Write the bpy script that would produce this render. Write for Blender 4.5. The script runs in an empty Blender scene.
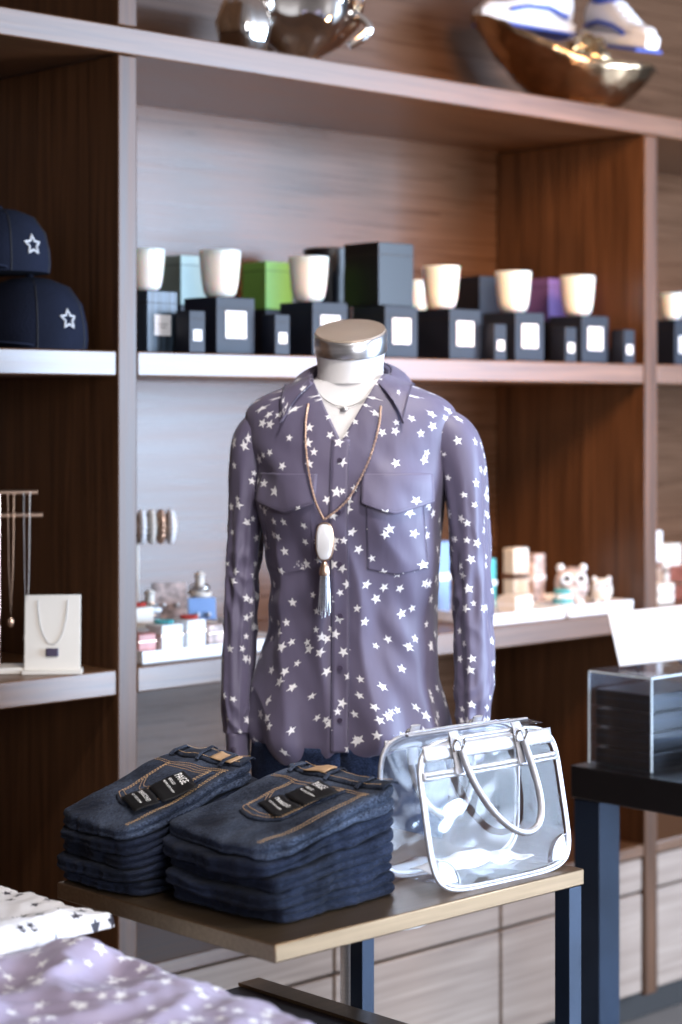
import bpy, bmesh, math, random
from mathutils import Vector, Matrix, noise
random.seed(7)
COL = bpy.context.scene.collection
pi = math.pi
try:
    bpy.context.scene.view_settings.view_transform = 'Standard'
    bpy.context.scene.view_settings.look = 'None'
except Exception: pass

# ------------------------------------------------------------------ materials
def nodes(name):
    m = bpy.data.materials.new(name); m.use_nodes = True
    nt = m.node_tree; b = nt.nodes['Principled BSDF']
    return m, nt, b

def N(nt, t, **kw):
    n = nt.nodes.new(t)
    for k, v in kw.items(): setattr(n, k, v)
    return n

def mat(name, col, rough=.5, metal=0, var=.12, scale=8, bump=0, bscale=200, coat=0, sheen=0, spec=None, aniso_stretch=None, emis=None, trans=0, sss=0):
    m, nt, b = nodes(name)
    tc = N(nt, 'ShaderNodeTexCoord')
    mp = N(nt, 'ShaderNodeMapping')
    if aniso_stretch: mp.inputs['Scale'].default_value = aniso_stretch
    nt.links.new(tc.outputs['Object'], mp.inputs[0])
    nz = N(nt, 'ShaderNodeTexNoise'); nz.inputs['Scale'].default_value = scale; nz.inputs['Detail'].default_value = 6
    nt.links.new(mp.outputs[0], nz.inputs['Vector'])
    cr = N(nt, 'ShaderNodeValToRGB')
    c = col
    cr.color_ramp.elements[0].position = .3; cr.color_ramp.elements[1].position = .7
    cr.color_ramp.elements[0].color = (c[0]*(1-var), c[1]*(1-var), c[2]*(1-var), 1)
    cr.color_ramp.elements[1].color = (min(1, c[0]*(1+var)), min(1, c[1]*(1+var)), min(1, c[2]*(1+var)), 1)
    nt.links.new(nz.outputs['Fac'], cr.inputs[0]); nt.links.new(cr.outputs[0], b.inputs['Base Color'])
    b.inputs['Roughness'].default_value = rough; b.inputs['Metallic'].default_value = metal
    if coat: b.inputs['Coat Weight'].default_value = coat
    if sheen: b.inputs['Sheen Weight'].default_value = sheen
    if spec is not None: b.inputs['Specular IOR Level'].default_value = spec
    if trans: b.inputs['Transmission Weight'].default_value = trans
    if sss: b.inputs['Subsurface Weight'].default_value = sss; b.inputs['Subsurface Scale'].default_value = .03
    if bump:
        n2 = N(nt, 'ShaderNodeTexNoise'); n2.inputs['Scale'].default_value = bscale
        nt.links.new(mp.outputs[0], n2.inputs['Vector'])
        bp = N(nt, 'ShaderNodeBump'); bp.inputs['Strength'].default_value = bump; bp.inputs['Distance'].default_value = .002
        nt.links.new(n2.outputs['Fac'], bp.inputs['Height']); nt.links.new(bp.outputs[0], b.inputs['Normal'])
    return m

def wood(name, dark, light, axis, rough=.38, spec=.5):
    s = [45, 45, 45]; s[axis] = 1.6
    m, nt, b = nodes(name)
    tc = N(nt, 'ShaderNodeTexCoord'); mp = N(nt, 'ShaderNodeMapping'); mp.inputs['Scale'].default_value = s
    nt.links.new(tc.outputs['Object'], mp.inputs[0])
    nz = N(nt, 'ShaderNodeTexNoise'); nz.inputs['Scale'].default_value = 1.6; nz.inputs['Detail'].default_value = 8; nz.inputs['Distortion'].default_value = .6
    nt.links.new(mp.outputs[0], nz.inputs['Vector'])
    cr = N(nt, 'ShaderNodeValToRGB'); e = cr.color_ramp.elements
    e[0].position = .3; e[1].position = .72; e[0].color = (*dark, 1); e[1].color = (*light, 1)
    nt.links.new(nz.outputs['Fac'], cr.inputs[0]); nt.links.new(cr.outputs[0], b.inputs['Base Color'])
    mr = N(nt, 'ShaderNodeMapRange'); mr.inputs['To Min'].default_value = rough-.05; mr.inputs['To Max'].default_value = rough+.1
    nt.links.new(nz.outputs['Fac'], mr.inputs[0]); nt.links.new(mr.outputs[0], b.inputs['Roughness'])
    b.inputs['Specular IOR Level'].default_value = spec
    bp = N(nt, 'ShaderNodeBump'); bp.inputs['Strength'].default_value = .15; bp.inputs['Distance'].default_value = .001
    nt.links.new(nz.outputs['Fac'], bp.inputs['Height']); nt.links.new(bp.outputs[0], b.inputs['Normal'])
    return m

def star_mat(name, base, star, scale, R, prob=.85, rough=.50, sheen=.12, inner=.42, spec=.45):
    m, nt, b = nodes(name); L = nt.links.new
    def M(op, a, bb=None, c=None):
        n = N(nt, 'ShaderNodeMath', operation=op)
        for i, v in enumerate((a, bb, c)):
            if v is None: continue
            if isinstance(v, (int, float)): n.inputs[i].default_value = v
            else: L(v, n.inputs[i])
        return n.outputs[0]
    uv = N(nt, 'ShaderNodeUVMap')
    sc = N(nt, 'ShaderNodeVectorMath', operation='SCALE'); sc.inputs['Scale'].default_value = scale
    L(uv.outputs[0], sc.inputs[0])
    vo = N(nt, 'ShaderNodeTexVoronoi', voronoi_dimensions='2D', feature='F1')
    vo.inputs['Scale'].default_value = 1; vo.inputs['Randomness'].default_value = 1.0
    L(sc.outputs[0], vo.inputs['Vector'])
    sub = N(nt, 'ShaderNodeVectorMath', operation='SUBTRACT'); L(sc.outputs[0], sub.inputs[0]); L(vo.outputs['Position'], sub.inputs[1])
    sx = N(nt, 'ShaderNodeSeparateXYZ'); L(sub.outputs[0], sx.inputs[0])
    rc = N(nt, 'ShaderNodeSeparateColor'); L(vo.outputs['Color'], rc.inputs[0])
    x, y = sx.outputs[0], sx.outputs[1]
    th = M('ADD', M('ARCTAN2', y, x), M('MULTIPLY', rc.outputs[0], 6.283))
    r = M('SQRT', M('ADD', M('MULTIPLY', x, x), M('MULTIPLY', y, y)))
    r = M('DIVIDE', r, M('ADD', M('MULTIPLY', rc.outputs[1], .45), .75))
    a = M('ABSOLUTE', M('SUBTRACT', M('FLOORED_MODULO', th, 2*pi/5), pi/5))
    ri = inner*R; nx = ri*math.sin(pi/5); ny = R-ri*math.cos(pi/5)
    val = M('ADD', M('MULTIPLY', M('MULTIPLY', r, M('COSINE', a)), nx), M('MULTIPLY', M('MULTIPLY', r, M('SINE', a)), ny))
    ins = M('LESS_THAN', val, nx*R)
    ins = M('MULTIPLY', ins, M('LESS_THAN', rc.outputs[2], prob))
    tc = N(nt, 'ShaderNodeTexCoord')
    nz = N(nt, 'ShaderNodeTexNoise'); nz.inputs['Scale'].default_value = 6; L(tc.outputs['Object'], nz.inputs['Vector'])
    cr = N(nt, 'ShaderNodeValToRGB'); e = cr.color_ramp.elements
    e[0].color = (base[0]*.88, base[1]*.88, base[2]*.9, 1); e[1].color = (base[0]*1.12, base[1]*1.12, base[2]*1.1, 1)
    L(nz.outputs['Fac'], cr.inputs[0])
    mx = N(nt, 'ShaderNodeMix', data_type='RGBA'); L(ins, mx.inputs['Factor']); L(cr.outputs[0], mx.inputs[6]); mx.inputs[7].default_value = (*star, 1)
    L(mx.outputs[2], b.inputs['Base Color'])
    b.inputs['Roughness'].default_value = rough; b.inputs['Sheen Weight'].default_value = sheen; b.inputs['Specular IOR Level'].default_value = spec
    n2 = N(nt, 'ShaderNodeTexNoise'); n2.inputs['Scale'].default_value = 500; L(tc.outputs['Object'], n2.inputs['Vector'])
    mp = N(nt, 'ShaderNodeMapping'); mp.inputs['Scale'].default_value = (1, 1, .35); L(tc.outputs['Object'], mp.inputs[0])
    n3 = N(nt, 'ShaderNodeTexNoise'); n3.inputs['Scale'].default_value = 30; n3.inputs['Detail'].default_value = 2; L(mp.outputs[0], n3.inputs['Vector'])
    bp = N(nt, 'ShaderNodeBump'); bp.inputs['Strength'].default_value = .08; bp.inputs['Distance'].default_value = .001; L(n2.outputs['Fac'], bp.inputs['Height'])
    b2 = N(nt, 'ShaderNodeBump'); b2.inputs['Strength'].default_value = .3; b2.inputs['Distance'].default_value = .006; L(n3.outputs['Fac'], b2.inputs['Height']); L(bp.outputs[0], b2.inputs['Normal'])
    L(b2.outputs[0], b.inputs['Normal'])
    return m

def denim(name, dark, light, lo=.12, hi=.42):
    m, nt, b = nodes(name); L = nt.links.new
    tc = N(nt, 'ShaderNodeTexCoord')
    nz = N(nt, 'ShaderNodeTexNoise'); nz.inputs['Scale'].default_value = 9; nz.inputs['Detail'].default_value = 6; L(tc.outputs['Object'], nz.inputs['Vector'])
    mp = N(nt, 'ShaderNodeMapping'); mp.inputs['Scale'].default_value = (260, 900, 400); mp.inputs['Rotation'].default_value = (0, 0, .6)
    L(tc.outputs['Object'], mp.inputs[0])
    tw = N(nt, 'ShaderNodeTexNoise'); tw.inputs['Scale'].default_value = 1; tw.inputs['Detail'].default_value = 3; L(mp.outputs[0], tw.inputs['Vector'])
    ad = N(nt, 'ShaderNodeMath', operation='MULTIPLY'); L(nz.outputs['Fac'], ad.inputs[0]); L(tw.outputs['Fac'], ad.inputs[1])
    cr = N(nt, 'ShaderNodeValToRGB'); e = cr.color_ramp.elements
    e[0].position = lo; e[1].position = hi; e[0].color = (*dark, 1); e[1].color = (*light, 1)
    L(ad.outputs[0], cr.inputs[0]); L(cr.outputs[0], b.inputs['Base Color'])
    b.inputs['Roughness'].default_value = .85; b.inputs['Sheen Weight'].default_value = .03; b.inputs['Specular IOR Level'].default_value = .15
    bp = N(nt, 'ShaderNodeBump'); bp.inputs['Strength'].default_value = .4; bp.inputs['Distance'].default_value = .001; L(tw.outputs['Fac'], bp.inputs['Height'])
    b2 = N(nt, 'ShaderNodeBump'); b2.inputs['Strength'].default_value = .7; b2.inputs['Distance'].default_value = .007
    n3 = N(nt, 'ShaderNodeTexNoise'); n3.inputs['Scale'].default_value = 36; n3.inputs['Detail'].default_value = 3; L(tc.outputs['Object'], n3.inputs['Vector'])
    L(n3.outputs['Fac'], b2.inputs['Height']); L(bp.outputs[0], b2.inputs['Normal']); L(b2.outputs[0], b.inputs['Normal'])
    return m

def clear(name, tint=(.93, .96, 1), gloss=.16, haze=.08, rough=.06, bump=.35, fres=.4):
    m = bpy.data.materials.new(name); m.use_nodes = True; nt = m.node_tree; L = nt.links.new
    nt.nodes.clear()
    out = N(nt, 'ShaderNodeOutputMaterial'); tr = N(nt, 'ShaderNodeBsdfTransparent'); tr.inputs[0].default_value = (*tint, 1)
    gl = N(nt, 'ShaderNodeBsdfGlossy'); gl.inputs['Roughness'].default_value = rough; gl.inputs[0].default_value = (1, 1, 1, 1)
    df = N(nt, 'ShaderNodeBsdfDiffuse'); df.inputs[0].default_value = (.8, .86, .95, 1)
    tc = N(nt, 'ShaderNodeTexCoord'); nz = N(nt, 'ShaderNodeTexNoise'); nz.inputs['Scale'].default_value = 8; nz.inputs['Detail'].default_value = 1; nz.inputs['Distortion'].default_value = 1.0; L(tc.outputs['Object'], nz.inputs['Vector'])
    bp = N(nt, 'ShaderNodeBump'); bp.inputs['Strength'].default_value = bump; bp.inputs['Distance'].default_value = .03; L(nz.outputs['Fac'], bp.inputs['Height'])
    L(bp.outputs[0], gl.inputs['Normal'])
    fr = N(nt, 'ShaderNodeLayerWeight'); fr.inputs[0].default_value = .3; L(bp.outputs[0], fr.inputs['Normal'])
    ma = N(nt, 'ShaderNodeMath', operation='MULTIPLY_ADD'); L(fr.outputs['Fresnel'], ma.inputs[0]); ma.inputs[1].default_value = fres; ma.inputs[2].default_value = gloss
    ma.use_clamp = True
    m1 = N(nt, 'ShaderNodeMixShader'); m1.inputs[0].default_value = haze; L(tr.outputs[0], m1.inputs[1]); L(df.outputs[0], m1.inputs[2])
    m2 = N(nt, 'ShaderNodeMixShader'); L(ma.outputs[0], m2.inputs[0]); L(m1.outputs[0], m2.inputs[1]); L(gl.outputs[0], m2.inputs[2])
    L(m2.outputs[0], out.inputs[0])
    return m

M_WOODX = wood('walnut_horizontal', (.080, .032, .012), (.175, .080, .034), 0, rough=.33, spec=.85)
M_BACK = wood('walnut_back', (.072, .032, .015), (.135, .064, .032), 0, rough=.26, spec=.40)
M_WOODZ = wood('walnut_vertical', (.048, .019, .007), (.135, .058, .024), 2, spec=.45)
M_CAB = wood('taupe_veneer', (.25, .18, .14), (.38, .29, .23), 0, rough=.45)
M_DARK = mat('dark_gap', (.02, .016, .014), .7)
M_FLOOR = mat('floor_stone', (.24, .21, .19), .35, var=.2, scale=3)
M_WALL = mat('wall_paint', (.30, .23, .19), .8)
M_BRONZE = mat('brushed_bronze_top', (.23, .155, .092), .38, metal=.95, var=.12, scale=6, aniso_stretch=(1, 30, 30), bump=.05, bscale=20)
M_NAVY = mat('navy_steel', (.018, .03, .055), .35, metal=.5, var=.2)
M_BLACKT = mat('black_lacquer', (.010, .009, .010), .3, var=.2, spec=.35)
M_WHITEFORM = mat('mannequin_linen', (.76, .73, .72), .7, var=.03, bump=.3, bscale=700)
M_SILVER = mat('satin_silver', (.70, .70, .71), .28, metal=1, var=.08, aniso_stretch=(1, 1, 40))
M_CAPTOP = mat('cap_tan', (.48, .38, .30), .35, metal=.4, var=.1)
M_CHROME = mat('chrome', (.85, .83, .8), .08, metal=1, var=.1)
M_GOLD = mat('bronze_gold', (.80, .56, .32), .20, metal=1, var=.35, scale=14, bump=.8, bscale=50)
M_BRONZED = mat('hammered_bronze', (.50, .35, .22), .20, metal=1, var=.4, scale=14, bump=.8, bscale=50)
M_ROSE = mat('rose_gold', (.70, .50, .38), .3, metal=1, var=.1)
M_SHIRT = star_mat('lavender_star_silk', (.120, .102, .165), (.86, .84, .85), 34, .30, prob=.66)
M_COLLAR = star_mat('lavender_star_silk_collar', (.120, .102, .165), (.86, .84, .85), 34, .30, prob=.30)
M_SHIRTF = star_mat('lavender_star_folded', (.38, .32, .43), (.92, .9, .92), 34, .32, prob=.75)
M_WSTAR = star_mat('white_star_folded', (.76, .74, .75), (.03, .025, .04), 36, .32, prob=.85)
M_SEAM = mat('plum_thread', (.085, .072, .115), .6)
M_BUTTON = mat('button_plum', (.06, .045, .08), .3)
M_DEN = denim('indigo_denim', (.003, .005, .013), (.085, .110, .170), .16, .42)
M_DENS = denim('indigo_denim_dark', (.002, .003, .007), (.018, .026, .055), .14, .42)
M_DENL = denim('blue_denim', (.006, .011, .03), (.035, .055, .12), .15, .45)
M_STITCH = mat('amber_thread', (.42, .26, .13), .7)
M_LEATHER = mat('tan_leather', (.36, .23, .13), .6, bump=.2)
M_TAG = mat('black_card', (.006, .006, .007), .6, spec=.2)
M_WHITE = mat('white_card', (.84, .84, .85), .55, var=.03)
M_PRINT = mat('white_print', (.80, .80, .80), .6, var=.02)
M_PVC = clear('clear_vinyl', tint=(.97, .98, 1), haze=.012, gloss=.008, fres=.18, bump=.24, rough=.07)
M_ACR = clear('clear_acrylic', gloss=.03, haze=.01, bump=0, rough=.03, fres=.25)
M_FROST = clear('frosted_vinyl', haze=.10, gloss=.04, rough=.25, bump=.2)
M_SLEATH = mat('silver_leather', (.44, .43, .45), .48, metal=.65, var=.2, scale=40, bump=.3, bscale=300)
M_BOXN = mat('ink_blue_carton', (.008, .011, .022), .5, var=.3, spec=.35)
M_BOXK = mat('gloss_black_carton', (.005, .005, .007), .3, spec=.3)
M_BOXP = mat('pinstripe_carton', (.03, .05, .075), .4, var=.9, scale=5, aniso_stretch=(40, 40, 1))
M_TEAL = mat('aqua_carton', (.30, .42, .40), .5)
M_GREEN = mat('green_carton', (.20, .44, .08), .5)
M_PURPLE = mat('purple_carton', (.16, .09, .28), .5)
M_JAR = mat('frosted_white_glass', (.86, .83, .76), .2, var=.03, coat=.5, sss=.4)
M_WAX = mat('candle_wax', (.85, .80, .70), .5, var=.02)
M_CAP = mat('navy_wool', (.006, .008, .019), .9, var=.3, bump=.5, bscale=250, spec=.2)
M_EMB = mat('silver_embroidery', (.6, .59, .6), .5, var=.1)
M_RED = mat('red_enamel', (.55, .06, .05), .35)
M_PINK = mat('pink_ceramic', (.55, .24, .22), .4, var=.3, scale=30)
M_TURQ = mat('turquoise_enamel', (.08, .40, .42), .35)
M_BLUE = mat('royal_blue', (.03, .08, .45), .4)
M_PALEB = mat('pale_blue_card', (.20, .34, .62), .5)
M_SNKR = mat('white_leather', (.82, .83, .86), .4, var=.03)
M_CREAM = mat('cream_card', (.74, .68, .60), .6, var=.04)
M_GREY = mat('grey_print', (.35, .35, .36), .6)
M_FLORAL = mat('floral_paper', (.50, .38, .34), .5, var=.75, scale=45)

# ------------------------------------------------------------------ mesh builder
class MB:
    def __init__(s): s.V = []; s.F = []; s.MI = []
    def add(s, V, F, mi=0):
        o = len(s.V); s.V += [tuple(v) for v in V]; s.F += [tuple(i+o for i in f) for f in F]; s.MI += [mi]*len(F); return s
    def box(s, x0, x1, y0, y1, z0, z1, mi=0, M=None):
        V = [Vector(p) for p in [(x0,y0,z0),(x1,y0,z0),(x1,y1,z0),(x0,y1,z0),(x0,y0,z1),(x1,y0,z1),(x1,y1,z1),(x0,y1,z1)]]
        if M: V = [M @ v for v in V]
        return s.add(V, [(0,3,2,1),(4,5,6,7),(0,1,5,4),(1,2,6,5),(2,3,7,6),(3,0,4,7)], mi)
    def rings(s, R, mi=0, caps=True, closed=True):
        n = len(R[0]); V = [p for r in R for p in r]; F = []
        for i in range(len(R)-1):
            for j in range(n if closed else n-1):
                k = (j+1) % n; F.append((i*n+j, i*n+k, (i+1)*n+k, (i+1)*n+j))
        if caps and closed:
            F.append(tuple(range(n-1, -1, -1))); F.append(tuple(range((len(R)-1)*n, len(R)*n)))
        return s.add(V, F, mi)
    def lathe(s, prof, c=(0, 0, 0), seg=32, mi=0, caps=True, wob=0):
        R = []
        for (r, z) in prof:
            R.append([Vector((c[0]+r*(1+wob*math.sin(5*2*pi*j/seg))*math.cos(2*pi*j/seg), c[1]+r*(1+wob*math.sin(5*2*pi*j/seg))*math.sin(2*pi*j/seg), c[2]+z)) for j in range(seg)])
        return s.rings(R, mi, caps)
    def tube(s, path, r, seg=10, mi=0, closed=False, flat=1.0, up=None):
        P = [Vector(p) for p in path]; n = len(P); R = []
        prevN = None
        for i in range(n):
            if closed: t = P[(i+1) % n]-P[i-1]
            else: t = P[min(i+1, n-1)]-P[max(i-1, 0)]
            t.normalize()
            if up is not None: nn = Vector(up)-t*Vector(up).dot(t)
            elif prevN is None:
                a = Vector((0, 0, 1)) if abs(t.z) < .9 else Vector((1, 0, 0)); nn = a-t*a.dot(t)
            else: nn = prevN-t*prevN.dot(t)
            if nn.length < 1e-6: nn = t.orthogonal()
            nn.normalize(); prevN = nn; bb = t.cross(nn)
            rr = r(i/(n-1)) if callable(r) else r
            R.append([P[i]+nn*(rr*math.cos(2*pi*j/seg)*flat)+bb*(rr*math.sin(2*pi*j/seg)) for j in range(seg)])
        if closed:
            R.append(R[0]); return s.rings(R, mi, caps=False)
        return s.rings(R, mi)
    def ball(s, c, r, seg=10, mi=0, sc=(1, 1, 1)):
        R = []
        for i in range(seg//2+1):
            a = -pi/2+pi*i/(seg//2); rr = max(math.cos(a), .02)*r
            R.append([Vector((c[0]+sc[0]*rr*math.cos(2*pi*j/seg), c[1]+sc[1]*rr*math.sin(2*pi*j/seg), c[2]+sc[2]*r*math.sin(a))) for j in range(seg)])
        return s.rings(R, mi)
    def obj(s, name, mats, parent=None, loc=(0, 0, 0), rot=0, bevel=0, smooth=35, sub=0, solid=0):
        me = bpy.data.meshes.new(name); me.from_pydata(s.V, [], s.F)
        if not isinstance(mats, (list, tuple)): mats = [mats]
        for m in mats: me.materials.append(m)
        for p, i in zip(me.polygons, s.MI): p.material_index = i
        me.update()
        bm = bmesh.new(); bm.from_mesh(me); bmesh.ops.recalc_face_normals(bm, faces=bm.faces); bm.to_mesh(me); bm.free()
        if smooth:
            me.shade_smooth(); me.set_sharp_from_angle(angle=math.radians(smooth))
        o = bpy.data.objects.new(name, me); COL.objects.link(o)
        o.location = loc; o.rotation_euler = (0, 0, rot) if isinstance(rot, (int, float)) else rot
        if parent: o.parent = parent
        if solid:
            md = o.modifiers.new('thick', 'SOLIDIFY'); md.thickness = solid; md.offset = 0
        if bevel:
            md = o.modifiers.new('bevel', 'BEVEL'); md.width = bevel; md.segments = 2; md.limit_method = 'ANGLE'
        if sub:
            md = o.modifiers.new('sub', 'SUBSURF'); md.levels = sub; md.render_levels = sub
        return o

def grid(name, P, m, parent=None, uv=None, loc=(0, 0, 0), rot=0, solid=0, offset=1, sub=0, flip=False):
    ni, nj = len(P), len(P[0]); V = [tuple(p) for r in P for p in r]; F = []
    for i in range(ni-1):
        for j in range(nj-1):
            f = (i*nj+j, i*nj+j+1, (i+1)*nj+j+1, (i+1)*nj+j)
            F.append(f[::-1] if flip else f)
    me = bpy.data.meshes.new(name); me.from_pydata(V, [], F); me.materials.append(m)
    ul = me.uv_layers.new(name='UVMap')
    for lp in me.loops:
        vi = lp.vertex_index; i, j = divmod(vi, nj)
        ul.data[lp.index].uv = uv[i][j] if uv else (V[vi][0], V[vi][2])
    me.update(); me.shade_smooth()
    o = bpy.data.objects.new(name, me); COL.objects.link(o); o.location = loc; o.rotation_euler = (0, 0, rot)
    if parent: o.parent = parent
    if solid:
        md = o.modifiers.new('thick', 'SOLIDIFY'); md.thickness = solid; md.offset = offset
    if sub:
        md = o.modifiers.new('sub', 'SUBSURF'); md.levels = sub; md.render_levels = sub
    return o

def tag(o, label, cat, group=None):
    o['label'] = label; o['category'] = cat
    if group: o['group'] = group
    return o

def empty(name, loc=(0, 0, 0), rot=0):
    o = bpy.data.objects.new(name, None); COL.objects.link(o); o.location = loc; o.rotation_euler = (0, 0, rot); o.empty_display_size = .05; return o

def text_on(s, size, m, parent, name, fn):
    cu = bpy.data.curves.new(name, 'FONT'); cu.body = s; cu.size = size; cu.align_x = 'CENTER'; cu.align_y = 'CENTER'; cu.offset = size*.008
    o = bpy.data.objects.new(name+'_c', cu); COL.objects.link(o)
    bpy.context.view_layer.update()
    me = bpy.data.meshes.new_from_object(o.evaluated_get(bpy.context.evaluated_depsgraph_get()))
    bpy.data.objects.remove(o)
    for v in me.vertices: v.co = fn(v.co.x, v.co.y)
    me.update()
    me.materials.clear(); me.materials.append(m)
    t = bpy.data.objects.new(name, me); COL.objects.link(t); t.parent = parent
    return t

def sm(x): x = max(0, min(1, x)); return x*x*(3-2*x)
def ridge(v): return 1-2.2*abs(noise.noise(v))

# ------------------------------------------------------------------ room
def struct(o): o['kind'] = 'structure'; return o
struct(MB().box(-3.5, 8, -4, 4, -.1, 0).obj('floor', M_FLOOR))
struct(MB().box(-3.5, 8, 3.66, 3.8, 0, 3.2).obj('wall_back', M_WALL))
struct(MB().box(-3.5, 8, -4, 3.8, 3.2, 3.3).obj('ceiling', M_WALL))
struct(MB().box(-3.6, -3.5, -4, 3.8, 0, 3.2).obj('wall_left', M_WALL))

# ------------------------------------------------------------------ shelving unit
unit = tag(empty('shelving_unit', (0, 3.1, 0)), 'dark walnut built-in wall shelving with tall open bays over drawer fronts', 'shelving')
X0, X1 = .75, 5.7
def upart(name, b, m, bevel=.003): return b.obj(name, m, unit, bevel=bevel)
upart('back_panel', MB().box(X0, X1, .5, .53, .08, 3.15), M_BACK, 0)
for (a, b_) in ((.75, .8), (2.365, 2.412), (4.017, 4.068), (5.66, 5.71)):
    upart('upright', MB().box(a, b_, 0, .498, .08, 2.240), M_WOODZ)
upart('upright', MB().box(2.365, 2.412, .0, .498, 2.297, 3.15), M_WOODZ)
upart('shelf', MB().box(X0, X1, -.002, .498, 2.242, 2.295), M_WOODX)
for (a, b_) in ((.802, 2.363), (2.414, 4.015), (4.07, 5.658)):
    upart('shelf', MB().box(a, b_, .002, .498, 1.616, 1.665), M_WOODX)
    upart('shelf', MB().box(a, b_, .002, .498, .997, 1.047), M_WOODX)
    upart('cabinet_top', MB().box(a, b_, .002, .498, .43, .46), M_WOODX)
    upart('cabinet_body', MB().box(a, b_, .03, .49, .08, .428), M_DARK)
    w = (b_-a)/3
    for k in range(3):
        upart('drawer', MB().box(a+k*w+.004, a+(k+1)*w-.004, .005, .028, .345, .425), M_CAB)
        upart('cabinet_door', MB().box(a+k*w+.004, a+(k+1)*w-.004, .005, .028, .09, .338), M_CAB)
upart('plinth', MB().box(X0, X1, .06, .48, 0, .08), M_DARK)

# ------------------------------------------------------------------ jeans display table (C frame)
tb = tag(empty('display_table', (2.0, 2.13, 0)), 'brushed bronze topped display table on slim navy steel legs', 'table')
TX0, TX1, TY0, TY1 = 1.695-2.0, 2.31-2.0, 1.895-2.13, 2.366-2.13
MB().box(TX0, TX1, TY0, TY1, .846, .87).obj('tabletop', M_BRONZE, tb, bevel=.002)
for yy in (TY0+.003, TY1-.031):
    MB().box(TX1-.031, TX1-.003, yy, yy+.028, .012, .845).obj('leg', M_NAVY, tb, bevel=.001)
    MB().box(TX0+.08, TX1-.003, yy, yy+.028, 0, .0118).obj('foot_rail', M_NAVY, tb)
MB().box(TX1-.031, TX1-.003, TY0+.032, TY1-.032, .0, .0118).obj('foot_rail', M_NAVY, tb)

lt = tag(empty('low_table', (1.6, 1.95, 0)), 'dark lacquered low table holding folded star print shirts', 'table')
MB().box(-.6, .6, -.55, .55, .56, .60).obj('tabletop', M_BLACKT, lt, bevel=.002)
MB().box(.555, .6, -.55, .55, .6005, .606).obj('edge_trim', M_BRONZE, lt)
for sx in (-.58, .53):
    for sy in (-.52, .47):
        MB().box(sx, sx+.045, sy, sy+.045, .0125, .559).obj('leg', M_BLACKT, lt)

bt = tag(empty('black_table', (3.6, 2.1, 0)), 'black lacquered square display table beside the shelving', 'table')
MB().box(-.505, .45, -.5, .475, .775, .84).obj('tabletop', M_BLACKT, bt, bevel=.003)
for sx in (-.50, .38):
    for sy in (-.48, .405):
        MB().box(sx, sx+.065, sy, sy+.065, 0, .774).obj('leg', M_NAVY, bt, bevel=.002)

# ------------------------------------------------------------------ mannequin
MX, MY, MROT = 2.430, 2.519, math.radians(-52.7)
man = tag(empty('mannequin', (MX, MY, 0), MROT), 'headless dress form with silver neck cap in lavender star shirt', 'mannequin')
TAB = [(.66,.150,.100,.11),(.80,.168,.108,.13),(.93,.182,.120,.125),(1.0,.178,.120,.118),(1.10,.160,.110,.108),(1.19,.149,.106,.10),(1.28,.153,.112,.105),
       (1.38,.162,.118,.112),(1.46,.170,.110,.112),(1.51,.182,.098,.104),(1.545,.184,.086,.092),(1.568,.164,.076,.08),(1.587,.122,.069,.07),(1.603,.080,.065,.064),(1.62,.062,.062,.062),(1.70,.06,.06,.06)]
def sec(z):
    if z <= TAB[0][0]: return TAB[0][1:]
    for i in range(len(TAB)-1):
        if TAB[i][0] <= z <= TAB[i+1][0]:
            t = (z-TAB[i][0])/(TAB[i+1][0]-TAB[i][0])
            p0, p1, p2, p3 = TAB[max(i-1, 0)], TAB[i], TAB[i+1], TAB[min(i+2, len(TAB)-1)]
            out = []
            for k in (1, 2, 3):
                d = p2[0]-p1[0]
                m1 = (p2[k]-p0[k])/max(p2[0]-p0[0], 1e-6)*d; m2 = (p3[k]-p1[k])/max(p3[0]-p1[0], 1e-6)*d
                t2, t3 = t*t, t*t*t
                out.append((2*t3-3*t2+1)*p1[k]+(t3-2*t2+t)*m1+(-2*t3+3*t2)*p2[k]+(t3-t2)*m2)
            return tuple(out)
    return TAB[-1][1:]
NE = 2.3
def wr(x, y, z, th):
    f = sm((1.56-z)/.12)*.8+.12
    low = sm((1.40-z)/.12)
    g = sm((1.15-z)/.2)
    wx = x+.025*noise.noise(Vector((x*6, y*6, z*6+3)))
    w = f*.0045*noise.noise(Vector((wx*15, y*9, z*4.5)))
    w += low*.0095*(ridge(Vector((wx*12+z*1.8, y*6, z*1.6+7)))-.5)
    sd = sm((abs(x)-.05)/.06)
    w += .0030*sd*math.exp(-((z-1.23)/.13)**2)*math.sin(55*(z+.7*abs(x))+6*noise.noise(Vector((x*7, y*7, z*4))))
    w += .0026*sd*math.exp(-((z-1.44)/.06)**2)*math.sin(65*(z-.6*abs(x))+5*noise.noise(Vector((x*9, y*9, z*5+2))))
    w += g*.007*math.sin(th*9+4*noise.noise(Vector((x*4, y*4, z*3+9))))
    w += .0022*noise.noise(Vector((x*34+z*12, y*30, z*16+5)))*f
    return w
def tors(th, z, off=0, wrk=True):
    a, bf, bb = sec(z); s, c = math.sin(th), math.cos(th)
    x = a*math.copysign(abs(s)**(2/NE), s); b = bf if c > 0 else bb
    y = -b*math.copysign(abs(c)**(2/NE), c)
    if c > 0:
        for bx in (-.076, .076):
            y -= .018*math.exp(-((x-bx)/.055)**2-((z-1.385)/.065)**2)
    n = Vector((x/(a*a), y/(b*b), 0)); n.normalize()
    o = off+(wr(x, y, z, th) if wrk else 0)
    return Vector((x+n.x*o, y+n.y*o, z))
def front(x, z, off=0, wrk=True):
    a = sec(z)[0]; s = min(.999, (abs(x)/a))**(NE/2); th = math.asin(s)*(1 if x >= 0 else -1)
    return tors(th, z, off, wrk)

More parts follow.
